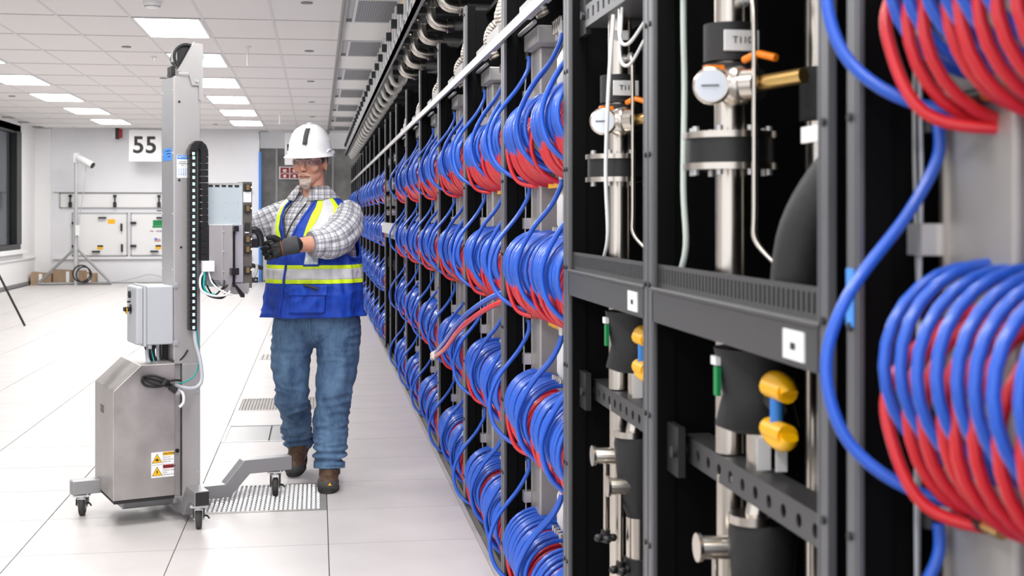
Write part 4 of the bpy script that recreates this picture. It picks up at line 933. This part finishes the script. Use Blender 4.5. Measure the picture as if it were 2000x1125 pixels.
for z, a_, b_ in ((1.40, .165, .28), (1.33, .15, .29)): 
    for u in (a_, (a_+b_)/2, b_): obj('rivet', MB().cyl((u, -.0315, z), (u, -.030, z), .0022, 8), 'gframe', bl)
obj('window_outline', MB().box((.268, -.0312, 1.05), (.2690, -.030, 1.12)).box((.281, -.0312, 1.04), (.282, -.030, 1.12)).box((.268, -.0312, 1.12), (.282, -.030, 1.121)), 'gframe', bl)
obj('side_tab', MB().box((.344, -.04, 1.035), (.372, -.034, 1.060)), 'ink', bl); obj('side_tab', MB().cyl((.36, -.044, 1.048), (.36, -.04, 1.048), .004, 8), 'zinc', bl)
hd = obj('handle', MB().tube(smooth_path([(.344, -.03, 1.275), (.368, -.03, 1.272), (.385, -.03, 1.245), (.388, -.03, 1.20)], 5), .016, 12).box((.344, -.045, 1.195), (.372, -.03, 1.235)), 'blackm', bl)
obj('handle', MB().tube([(.344, -.03, 1.115), (.37, -.03, 1.108), (.395, -.03, 1.10)], .010, 10), 'blackm', bl)
obj('short_hose', MB().tube(smooth_path([(.345, -.035, 1.06), (.358, -.035, 1.07), (.366, -.035, 1.095), (.366, -.035, 1.12)], 4), .008, 8), 'gframe', bl)
# ============================================================= WORKER
PX, PY = 0.0, 6.45
man = thing('person', 'man in white hard hat, blue safety vest and jeans handling the blade', 'person', (PX, PY, 0))
def blob(name, mb, m, voxel, parent, smooth=6, disp=None, cut=None):
    me = mb.mesh(name); o = bpy.data.objects.new('tmp', me); C.objects.link(o)
    r = o.modifiers.new('r', 'REMESH'); r.mode = 'VOXEL'; r.voxel_size = voxel; r.use_smooth_shade = True
    s = o.modifiers.new('s', 'SMOOTH'); s.factor = .5; s.iterations = smooth
    dg = bpy.context.evaluated_depsgraph_get(); dg.update()
    nm = bpy.data.meshes.new_from_object(o.evaluated_get(dg)); bpy.data.objects.remove(o)
    if disp:
        ns = [v.normal.copy() for v in nm.vertices]
        for v, n in zip(nm.vertices, ns): v.co = v.co+n*disp(v.co)
    nm.materials.clear(); nm.materials.append(M[m])
    for p in nm.polygons: p.use_smooth = True
    nm.name = name
    return link(name, nm, parent)
def fold(co, sx, sy, sz, amp, seed=0):
    return amp*(noise.noise(Vector((co.x*sx+seed, co.y*sy, co.z*sz)))+.5*noise.noise(Vector((co.x*sx*2+seed, co.y*sy*2+9, co.z*sz*2))))
def ridge(co, sx, sy, sz, amp, seed=0):
    n = noise.noise(Vector((co.x*sx+seed, co.y*sy, co.z*sz))); return amp*(.5-abs(n)*2.2)
# torso rings  z, cx, cy, rx, ry, twist
TR = [(.70, .0, .01, .21, .145, -.5), (.84, -.022, .0, .235, .165, -.62), (.95, -.016, -.01, .230, .175, -.62), (1.05, -.012, -.01, .222, .172, -.60), (1.19, -.012, -.005, .212, .155, -.55),
      (1.28, -.015, .0, .210, .145, -.50), (1.34, -.016, .005, .200, .132, -.46), (1.385, -.016, .01, .172, .115, -.42), (1.42, -.018, .01, .128, .098, -.38), (1.45, -.022, .01, .088, .085, -.35), (1.50, -.025, .01, .068, .072, -.35)]
def tr_at(z):
    for i in range(len(TR)-1):
        if TR[i][0] <= z <= TR[i+1][0]:
            t = (z-TR[i][0])/(TR[i+1][0]-TR[i][0]); t = t*t*(3-2*t) if 0 else t
            return [a+(b-a)*t for a, b in zip(TR[i], TR[i+1])]
    return list(TR[0] if z < TR[0][0] else TR[-1])
def tp_(a, z, off=0):
    _, cx, cy, rx, ry, tw = tr_at(z); b = a+tw
    e = .88; sx = math.copysign(abs(sin(b))**e, sin(b)); cy_ = math.copysign(abs(cos(b))**e, cos(b))
    return Vector((cx+(rx+off)*sx, cy-(ry+off)*cy_, z))
def torso_grid(name, m, z0, z1, off, keep, parent, na=180, nz=130, fold_amp=0, thick=0, a0=-pi, a1=pi):
    bm = bmesh.new(); uvl = bm.loops.layers.uv.new('UVMap'); g = {}
    fn = callable(a0); A0 = a0 if fn else (lambda z: a0); A1 = a1 if fn else (lambda z: a1)
    full = (not fn) and (a1-a0) > 6.2
    def vert(i, k):
        i2 = i % na if full else i
        if (i2, k) not in g:
            z = z0+(z1-z0)*k/nz; a = A0(z)+(A1(z)-A0(z))*i2/na; p = tp_(a, z, off)
            if fold_amp:
                p2 = Vector((p.x, p.y, p.z)); w_ = min(1, max(0, (1.40-z)/.15))
                d = fold(p2, 22, 22, 5, fold_amp*w_)+ridge(p2, 9, 9, 14, fold_amp*.8*w_, 3)
                fl_ = max(0, (.98-z)/.14); d += .012*fl_*fl_*(1+sin(a*7))*.8
                p = tp_(a, z, off+d)
            g[(i2, k)] = bm.verts.new(p)
        return g[(i2, k)]
    for i in range(na):
        for k in range(nz):
            z = z0+(z1-z0)*(k+.5)/nz; a = A0(z)+(A1(z)-A0(z))*(i+.5)/na
            if keep(a, z):
                f = bm.faces.new([vert(i, k), vert(i+1, k), vert(i+1, k+1), vert(i, k+1)]); f.smooth = True
                for l, (ii, kk) in zip(f.loops, ((i, k), (i+1, k), (i+1, k+1), (i, k+1))): l[uvl].uv = ((A0(z)+(A1(z)-A0(z))*ii/na)*.2, z0+(z1-z0)*kk/nz)
    me = bpy.data.meshes.new(name); bm.to_mesh(me); bm.free(); me.materials.append(M[m])
    o = link(name, me, parent)
    if thick: s = o.modifiers.new('solid', 'SOLIDIFY'); s.thickness = thick; s.offset = -1
    return o
# ---- head frame
HC = Vector((-.036, -.045, 1.632)); HR = Matrix.Rotation(radians(-21), 4, 'Z') @ Matrix.Rotation(radians(4), 4, 'X')
HM = Matrix.Translation(HC) @ HR
def hp(x, y, z): return HM @ Vector((x, y, z))
hb = MB()
hb.ell((0, .012, .018), (.076, .096, .100))            # cranium
hb.ell((0, -.020, -.035), (.066, .070, .072))          # face
hb.ell((0, -.038, -.098), (.044, .048, .046))          # jaw
hb.ell((0, -.066, -.122), (.027, .024, .024))          # chin
hb.ell((0, -.010, -.085), (.060, .058, .045))
for s in (-1, 1):
    hb.ell((s*.040, -.058, -.050), (.026, .024, .026)) # cheeks
    hb.ell((s*.033, -.075, -.004), (.030, .014, .012)) # brow
    hb.ell((s*.075, .010, -.035), (.010, .022, .034), Matrix.Rotation(s*.3, 3, 'Z'))  # ears
    hb.ell((s*.011, -.096, -.060), (.008, .011, .008)) # nostril wings
hb.cap((0, -.084, -.008), .008, (0, -.106, -.056), .0115, 12)   # nose
hb.ell((0, -.084, -.088), (.028, .014, .016))         # mouth area
hb.xf(HM)
bb = hb
# neck, torso core, limbs
bb.cap((-.026, .0, 1.40), .064, hp(0, .02, -.06), .060, 20)
bb.ell((-.016, .005, 1.33), (.17, .10, .08)); bb.ell((-.012, 0, 1.15), (.185, .13, .20)); bb.ell((-.005, 0, .93), (.19, .125, .16))
SR, ER, WR = (.150, -.01, 1.345), (.075, -.20, 1.215), (-.120, -.325, 1.198)
SL, EL, WL = (-.175, .0, 1.345), (-.36, -.02, 1.262), (-.50, -.17, 1.215)
for a, e, w_ in ((SR, ER, WR), (SL, EL, WL)):
    bb.cap(a, .055, e, .046, 16); bb.cap(e, .050, w_, .031, 16)
    d = (Vector(w_)-Vector(e)).normalized(); bb.cap(w_, .026, Vector(w_)+d*.05, .014, 12)
KL, AL = (-.125, .05, .46), (-.093, .31, .17)
KR, AR = (.078, -.045, .45), (.060, -.07, .11)
bb.cap((-.10, 0, .84), .085, KL, .062); bb.cap(KL, .060, AL, .042); bb.cap((.095, 0, .84), .085, KR, .062); bb.cap(KR, .060, AR, .042)
bb.cap(AL, .036, (-.11, .20, .085), .03, 12); bb.cap(AR, .036, (.058, -.17, .05), .03, 12)
body = blob('body', bb, 'skin', .0045, man, 4, lambda c: fold(c, 60, 60, 60, .0006) if c.z > 1.5 else 0)
# ---- face parts
def hpart(n, mb, m, bevel=0): mb.xf(HM); return obj(n, mb, m, man, bevel)
for s in (-1, 1):
    ey = hpart('eye', MB().ell((s*.031, -.0755, -.026), (.0125, .0085, .0065), nu=14, nv=10), 'eye')
    hpart('iris', MB().ell((s*.031-.003, -.0830, -.027), (.0052, .0024, .0052), nu=12, nv=8), 'iris')
    hpart('eyelid', MB().tube([(s*.031-.015, -.078, -.027), (s*.031-.006, -.0845, -.0195), (s*.031+.006, -.0845, -.0195), (s*.031+.015, -.077, -.027)], .0028, 8), 'skin')
    hpart('eyelid', MB().tube([(s*.031-.014, -.078, -.029), (s*.031, -.083, -.0345), (s*.031+.014, -.077, -.029)], .0024, 8), 'skin')
    hpart('eyebrow', MB().tube([(s*.014, -.090, -.010), (s*.030, -.090, -.004), (s*.048, -.079, -.008)], [.003, .004, .002], 8, sy=1.4), 'hair')
    hpart('ear_rim', MB().tube([(s*.080+s*.006*cos(t), .010-.018*cos(t*1), -.035+.030*sin(t)) for t in [radians(-70+22*k) for k in range(12)]], .004, 6), 'skin')
hpart('lips', MB().tube([(-.026, -.086, -.093), (-.012, -.0975, -.0885), (0, -.0995, -.0900), (.012, -.0975, -.0885), (.026, -.086, -.093)], [.0015, .0038, .004, .0038, .0015], 8).tube([(-.022, -.088, -.096), (0, -.0985, -.0975), (.022, -.088, -.096)], [.0015, .0042, .0015], 8), 'lip')
hpart('mouth_line', MB().tube([(-.026, -.088, -.0935), (0, -.1022, -.0935), (.026, -.088, -.0935)], .0010, 6), 'hair')
gb = MB(); gb.ell((0, -.072, -.124), (.027, .025, .026)); gb.ell((0, -.066, -.142), (.021, .019, .018)); gb.ell((0, -.086, -.108), (.018, .012, .008))
for s in (-1, 1): gb.cap((s*.031, -.074, -.090), .0045, (s*.026, -.070, -.120), .007, 10)
gb.xf(HM); blob('goatee', gb, 'beard', .003, man, 2, lambda c: fold(c, 180, 180, 90, .0028))
mu = MB()
for s in (-1, 1): mu.cap((s*.004, -.0970, -.0785), .0050, (s*.030, -.080, -.090), .0042, 10)
mu.xf(HM); blob('moustache', mu, 'beard', .0025, man, 1, lambda c: fold(c, 200, 200, 120, .0016))
hr = MB(); hr.ell((0, .034, -.008), (.0795, .076, .056)); hr.ell((0, .060, -.045), (.062, .045, .045))
for s in (-1, 1): hr.ell((s*.071, -.018, -.010), (.008, .016, .026))
hr.xf(HM); blob('hair', hr, 'hair', .004, man, 2, lambda c: fold(c, 120, 120, 60, .003))
# ---- hard hat
HH = MB(); n = 48; vs_ = []; fs_ = []
prof = [(0, .150), (.25, .148), (.48, .1395), (.68, .122), (.84, .094), (.94, .055), (.985, .014), (1.0, .0), (1.06, -.004), (1.10, -.009), (1.07, -.011), (.96, -.004), (.90, .04)]
for j, (rr, zz) in enumerate(prof):
    for k in range(n):
        a = 2*pi*k/n; fx = sin(a); fy = -cos(a)
        rx, ry = .107, .130; ext = 0
        if j in (8, 9, 10): ext = .026*max(0, cos(a))**1.2+.002
        if j == 7: ext = .004*max(0, cos(a))
        zb = zz-(.006*max(0, cos(a)) if j >= 8 else 0)
        if 0 < j < 7 and abs(abs(fx)*rr-.16) < .09 and cos(a) < .35: zb += .004
        vs_.append((fx*(rx*rr+ext*.6), .004+fy*(ry*rr)+(-ext if cos(a) > 0 else 0), zb+.012))
for j in range(len(prof)-1):
    for k in range(n): fs_.append((j*n+k, (j+1)*n+k, (j+1)*n+(k+1) % n, j*n+(k+1) % n))
HH.add(vs_, fs_, True); HT = Matrix.Translation((0, 0, 0)) 
hh = hpart('hard_hat', HH, 'helmet'); sm_ = hh.modifiers.new('sub', 'SUBSURF'); sm_.levels = 1; sm_.render_levels = 1
hpart('crown_ridge', MB().tube([(0, .004-.124*sin(t)*1.0, .012+.146*cos(t)+.002) for t in [radians(-70+10*k) for k in range(11)]], [.003, .006, .010, .012, .012, .012, .012, .012, .010, .006, .003], 14), 'helmet')
for s in (-1, 1): hpart('side_slot', MB().tube([(s*.100, -.035, .022), (s*.106, -.02, .035), (s*.107, .01, .036), (s*.104, .025, .022)], .0045, 8), 'helmet'); hpart('suspension_clip', MB().box((s*.103-.006, .03, .012), (s*.103+.006, .06, .03)), 'helmet', .002)
tv = MB(); tt = []
for i in range(8):
    t = radians(36+5.2*i); y_, z_ = -.134*sin(t)-.002, .014+.153*cos(t)
    tt += [(.014, y_+.004-.003, z_), (.036, y_+.004+.001, z_)]
tv.add(tt, [(2*i, 2*i+1, 2*i+3, 2*i+2) for i in range(7)], True)
tv.v = [(x, y-.004, z+.003) for x, y, z in tv.v]
tpo = hpart('front_tape', tv, 'cuff'); so_ = tpo.modifiers.new('s', 'SOLIDIFY'); so_.thickness = .004; so_.offset = 0
hpart('lamp_clip', MB().box((-.108, -.03, .03), (-.100, -.01, .065)), 'blackm', .002)
# ---- safety glasses
gv = []; 
for i in range(17):
    t = radians(-72+9*i); x_ = .076*sin(t); y_ = -.022-.083*cos(t)
    up_, lo_ = -.012, -.046
    if abs(i-8) < 1: lo_ = -.024
    elif abs(i-8) < 2: lo_ = -.036
    if abs(i-8) > 6: lo_ = -.036
    gv += [(x_, y_, lo_), (x_, y_+.002, up_)]
gg = MB().add(gv, [(2*i, 2*i+2, 2*i+3, 2*i+1) for i in range(16)], True)
go_ = hpart('safety_glasses', gg, 'lens'); so_ = go_.modifiers.new('s', 'SOLIDIFY'); so_.thickness = .0015
hpart('glasses_rim', MB().tube([(.076*sin(radians(-72+9*i)), -.0235-.083*cos(radians(-72+9*i)), -.011) for i in range(17)], .0009, 6), 'white')
for s in (-1, 1): hpart('temple_arm', MB().box((s*.0745-.0015, -.05, -.030), (s*.0745+.0015, -.035, -.012)).tube([(s*.0755, -.045, -.018), (s*.079, .02, -.016), (s*.078, .05, -.022)], .0022, 6), 'lens')
# ---- shirt, vest
shirt = torso_grid('plaid_shirt', 'plaid', .88, 1.462, -.012, lambda a, z: not (z > 1.40 and abs(a) < (z-1.38)*2.6), man, fold_amp=.004)
torso_grid('undershirt', 'gframe', 1.34, 1.44, -.018, lambda a, z: abs(a) < .5, man)
def keepv(a, z):
    if z > 1.20 and abs(a+.05) < (z-1.185)*2.0: return False
    for s in (-1, 1):
        if ((a-s*1.62)/.66)**2+((z-1.255)/.125)**2 < 1: return False
    return z < 1.445
vest = torso_grid('safety_vest', 'vest', .842, 1.45, .010, keepv, man, fold_amp=.010, thick=.004)
for s in (-1, 1):
    obj('edge_binding', MB().tube([tp_(-.05+s*(z-1.185)*2.0, z, .009) for z in [1.20+.01*k for k in range(25)]], .0055, 8), 'vest', vest)
    obj('arm_binding', MB().tube([tp_(s*1.62+.66*cos(t), 1.255+.125*sin(t), .009) for t in [2*pi*k/48 for k in range(48)]], .0055, 8, closed=True), 'vest', vest)
def band(n, z0, z1, m, off): return torso_grid(n, m, z0, z1, off, lambda a, z: abs(a+.03) > .04, vest, nz=8, fold_amp=.010, thick=.002)
band('lime_band', 1.010, 1.030, 'lime', .0125); band('reflective_band', 1.030, 1.082, 'reflect', .0125); band('lime_band', 1.082, 1.100, 'lime', .0125)
def vstripe(n, m, s, z0, z1, lo, hi, off=.0125):
    f0 = lambda z: s*(lo+(z-1.2)*.9); f1 = lambda z: s*(hi+(z-1.2)*1.3)
    if s > 0: torso_grid(n, m, z0, z1, off, keepv, vest, na=8, nz=70, fold_amp=.010, thick=.002, a0=f0, a1=f1)
    else: torso_grid(n, m, z0, z1, off, keepv, vest, na=8, nz=70, fold_amp=.010, thick=.002, a0=f1, a1=f0)
for s in (-1, 1):
    zb_ = 1.14 if s < 0 else 1.24
    vstripe('reflective_stripe', 'reflect', s, zb_, 1.44, .36, .74); vstripe('lime_stripe', 'lime', s, zb_, 1.44, .28, .36, .0128); vstripe('lime_stripe', 'lime', s, 1.30, 1.44, .74, .84, .0128)
torso_grid('zip', 'vest', .85, 1.19, .0165, lambda a, z: True, vest, na=3, nz=60, fold_amp=.010, thick=.003, a0=-.045, a1=-.005)
# pockets
torso_grid('badge_pocket', 'vest', 1.095, 1.185, .018, lambda a, z: True, vest, na=14, nz=14, fold_amp=.010, thick=.006, a0=.38, a1=.64)
torso_grid('badge_window', 'bladeblue', 1.105, 1.165, .020, lambda a, z: True, vest, na=14, nz=14, fold_amp=.010, thick=.002, a0=.40, a1=.62)
torso_grid('cargo_pocket', 'vest', .868, .985, .026, lambda a, z: True, vest, na=20, nz=14, fold_amp=.012, thick=.014, a0=.22, a1=.78)
torso_grid('pocket_flap', 'vest', .955, 1.005, .034, lambda a, z: True, vest, na=20, nz=10, fold_amp=.012, thick=.004, a0=.18, a1=.82)
obj('pen', MB().tube([tp_(.45, 1.008, .045), tp_(.66, .987, .045)], .0065, 8), 'ink', man)
# lanyard
ly = [tp_(-.32, 1.40, .004), tp_(-.25, 1.34, .010), tp_(-.14, 1.27, .014), tp_(-.10, 1.21, .016), tp_(-.08, 1.17, .018)]
obj('lanyard', MB().tube(smooth_path(ly, 5), .004, 6), 'ink', man); obj('lanyard', MB().tube(smooth_path([tp_(.20, 1.40, .004), tp_(.05, 1.32, .01), tp_(-.08, 1.24, .015), tp_(-.09, 1.18, .018)], 5), .0035, 6), 'ink', man)
# collar
for s in (-1, 1):
    cvv = []; cf = []
    for i in range(9):
        a = s*(.28+i*.34); p = tp_(a, 1.455, .004); q = tp_(a, 1.462+.028, .000+.006); drop = .050 if i == 0 else (.042 if i == 1 else .034)
        o_1 = tp_(a+(s*-.06 if i == 0 else 0), 1.462-drop, .022 if i < 2 else .016)
        cvv += [p+Vector((0, 0, .0)), q, o_1]
    for i in range(8):
        cf += [(3*i, 3*i+3, 3*i+4, 3*i+1), (3*i+1, 3*i+4, 3*i+5, 3*i+2)]
    cm = MB().add(cvv, cf, True, [[(cvv[k].x, cvv[k].z) for k in f] for f in cf]); co_ = obj('collar', cm, 'plaid', man)
    so_ = co_.modifiers.new('s', 'SOLIDIFY'); so_.thickness = .003; so_.offset = 0
# sleeves
def sleeve(pts, rs, seed):
    P = smooth_path(pts, 9); R_ = []
    for i in range(len(P)):
        t = i/(len(P)-1)*(len(rs)-1); k = min(int(t), len(rs)-2); R_.append(rs[k]+(rs[k+1]-rs[k])*(t-k))
    mb = MB().tube(P, R_, 44, cap=False)
    me = mb.mesh('sleeve', [M['plaid']])
    o = link('sleeve', me, man)
    ns = [v.normal.copy() for v in me.vertices]
    for v, n in zip(me.vertices, ns): v.co = v.co+n*(ridge(v.co, 13, 13, 22, .010, seed)+fold(v.co, 34, 34, 34, .005, seed))
    s = o.modifiers.new('sub', 'SUBSURF'); s.levels = 1; s.render_levels = 1
    s = o.modifiers.new('solid', 'SOLIDIFY'); s.thickness = .003
    return o
sleeve([(.130, .02, 1.355), (.145, -.03, 1.335), (.125, -.12, 1.270), (.075, -.20, 1.222), (.020, -.240, 1.208), (-.025, -.262, 1.205)], [.062, .082, .094, .088, .072, .062], 1)
obj('sleeve_cuff', MB().tube([Vector((.004, -.249, 1.207)), Vector((-.020, -.261, 1.205)), Vector((-.032, -.267, 1.204))], [.069, .0665, .062], 36), 'plaid', man)
sleeve([(-.14, .02, 1.36), (-.19, .0, 1.335), (-.27, -.01, 1.30), (-.36, -.02, 1.272), (-.42, -.08, 1.25), (-.46, -.12, 1.235)], [.060, .070, .066, .058, .053, .048], 5)
# gloves
def hand(W_, dirv, upv, parent, name):
    """W_ wrist, dirv toward fingers, upv = thumb side"""
    W_ = Vector(W_); d = Vector(dirv).normalized(); u = Vector(upv); u = (u-d*u.dot(d)).normalized(); s = d.cross(u)   # s = palm normal direction
    f = lambda a, b, c: W_+d*a+u*b+s*c
    mb = MB(); mb.cap(f(-.045, 0, 0), .039, f(.0, 0, 0), .034, 20)
    mb.cap(f(.0, .006, 0), .031, f(.055, .014, 0), .026, 14); mb.cap(f(.0, -.006, 0), .030, f(.052, -.020, .0), .025, 14); mb.cap(f(.03, 0, 0), .028, f(.07, 0, .0), .022, 14)
    tips = []
    for k, (b, L) in enumerate(((.036, .034), (.013, .038), (-.010, .036), (-.032, .029))):
        p0 = f(.055, b*.9, .0); p1 = f(.085+(.004 if k in (1, 2) else 0), b, .003); p2 = p1+(d*.35+s*-.94).normalized()*L; p3 = p2+(d*-.75-s*.6).normalized()*(L*.72)
        mb.cap(p0, .0135, p1, .0135, 12); mb.cap(p1, .0132, p2, .0122, 12); mb.cap(p2, .0122, p3, .0105, 12)
        tips.append((p1, p2))
    t0 = f(.012, .026, -.005); t1 = f(.040, .052, -.022); t2 = f(.068, .058, -.038); mb.cap(t0, .0165, t1, .0145, 12); mb.cap(t1, .0145, t2, .012, 12)
    g = blob(name, mb, 'glove', .0028, parent, 3, lambda c: fold(c, 90, 90, 90, .0012))
    cuff = obj('glove_cuff', MB().tube([f(-.062, 0, 0), f(-.055, 0, 0), f(-.02, 0, 0), f(.015, .0, .001)], [.0425, .0435, .0405, .0385], 28), 'cuff', g)
    obj('wrist_trim', MB().tube([f(.018, .040*cos(t), .037*sin(t)) for t in [2*pi*k/24 for k in range(24)]], .0022, 6, closed=True), 'gorange', g)
    obj('knuckle_trim', MB().tube(smooth_path([f(.012, .034, .016), f(.03, .028, .0245), f(.055, .02, .026), f(.075, .028, .016)], 5), .0035, 6).tube(smooth_path([f(.02, -.03, .02), f(.04, -.028, .023), f(.058, -.03, .019)], 4), .0035, 6), 'gorange', g)
    return g
hand((-.150, -.343, 1.193), (-1, -.05, -.22), (-.18, .1, 1), man, 'work_glove')
hand((-.515, -.185, 1.212), (-.55, -.8, -.1), (0, 0, 1), man, 'work_glove')
# ---- jeans
jb = MB()
jb.ell((.0, .005, .83), (.214, .142, .15)); jb.ell((.0, .06, .80), (.19, .10, .11))
def leg(mb, h, k, a, rh, rk, ra, kx=0):
    h, k, a = Vector(h), Vector(k), Vector(a)
    P = smooth_path([h, (h+k)/2+Vector((kx, 0, 0)), k, (k+a)/2, a], 6); n_ = len(P); R_ = []
    for i in range(n_):
        t = i/(n_-1)
        R_.append(rh+(rk-rh)*min(1, t*2) if t < .5 else rk+(ra-rk)*(t-.5)*2)
    mb.tube(P, R_, 28)
leg(jb, (-.108, .0, .83), (-.128, .045, .46), (-.094, .315, .165), .112, .088, .069, -.012)
leg(jb, (.098, .0, .83), (.078, -.04, .45), (.058, -.085, .105), .118, .092, .074, .014)
def jd(c):
    low = max(0, min(1, (.62-c.z)/.3)); cr = math.exp(-((c.z-.70)/.09)**2)
    d = fold(c, 9, 9, 7, .010)+ridge(c, 7, 7, 26, .009*(.25+low+.6*cr), 2)
    hem = math.exp(-((c.z-.17)/.05)**2); d += .008*hem*sin(c.z*170)
    return d
blob('jeans', jb, 'denim', .006, man, 5, jd)
for (a, b, r_) in (((-.094, .300, .180), (-.092, .322, .155), .0725), ((.0585, -.081, .125), (.058, -.085, .095), .0775)):
    obj('hem', MB().tube([a, b], r_, 32), 'denim', man)
obj('fly_seam', MB().tube(smooth_path([(-.034, -.143, .86), (-.038, -.150, .80), (-.030, -.14, .745), (-.012, -.12, .715)], 5), .0028, 6), 'denim', man)
obj('pocket_seam', MB().tube(smooth_path([(.10, -.137, .865), (.135, -.130, .845), (.185, -.09, .84)], 4), .0025, 6), 'denim', man)
# ---- boots
def boot(root, rz, rx):
    Mx = Matrix.Translation(root) @ Matrix.Rotation(rz, 4, 'Z') @ Matrix.Rotation(rx, 4, 'X')
    b = MB(); b.tube([(0, -.012, .06), (0, -.004, .11), (0, .0, .155)], [.054, .050, .053], 24)
    b.ell((0, .012, .045), (.043, .052, .045)); b.ell((0, -.055, .055), (.047, .085, .045)); b.ell((0, -.120, .045), (.053, .065, .036)); b.cap((0, -.02, .10), .045, (0, -.10, .055), .040, 16)
    b.xf(Mx); B_ = blob('work_boot', b, 'boot', .004, man, 4, lambda c: fold(c, 50, 50, 50, .002))
    out = []
    for k in range(28):
        t = 2*pi*k/28; y = -.060+.128*cos(t); w_ = .050*abs(sin(t))**.7*(1.08 if cos(t) < 0 else .92); out.append((math.copysign(w_, sin(t)), y))
    s_ = MB().prism(out, 0, .022, 'z'); s_.xf(Mx); obj('sole', s_, 'ink', B_, .003)
    tc = MB().ell((0, -.142, .036), (.0535, .050, .034)); tc.xf(Mx); blob('toe_cap', tc, 'rubber', .004, B_, 2)
    lc = MB()
    for k in range(4):
        y = -.085+.022*k; z = .090+.017*k
        lc.tube([(-.030, y, z-.008), (0, y-.004, z+.007), (.030, y+.012, z-.006)], .0022, 6)
    for s in (-1, 1): lc.tube(smooth_path([(0, -.09, .098), (s*.03, -.105, .100), (s*.045, -.10, .075), (s*.028, -.098, .070), (0, -.09, .096)], 5), .0018, 6)
    lc.xf(Mx); obj('laces', lc, 'hair', B_)
    if rx == 0: l_ = MB().prism([(-.008, 0), (.008, 0), (0, .014)], -.002, .002); l_.xf(Mx @ Matrix.Translation((.012, -.190, .042))); obj('toe_logo', l_, 'yellow', B_)
boot(Vector((.060, -.062, 0)), radians(-4), 0)
boot(Vector((-.093, .315, .055)), radians(-10), radians(15))
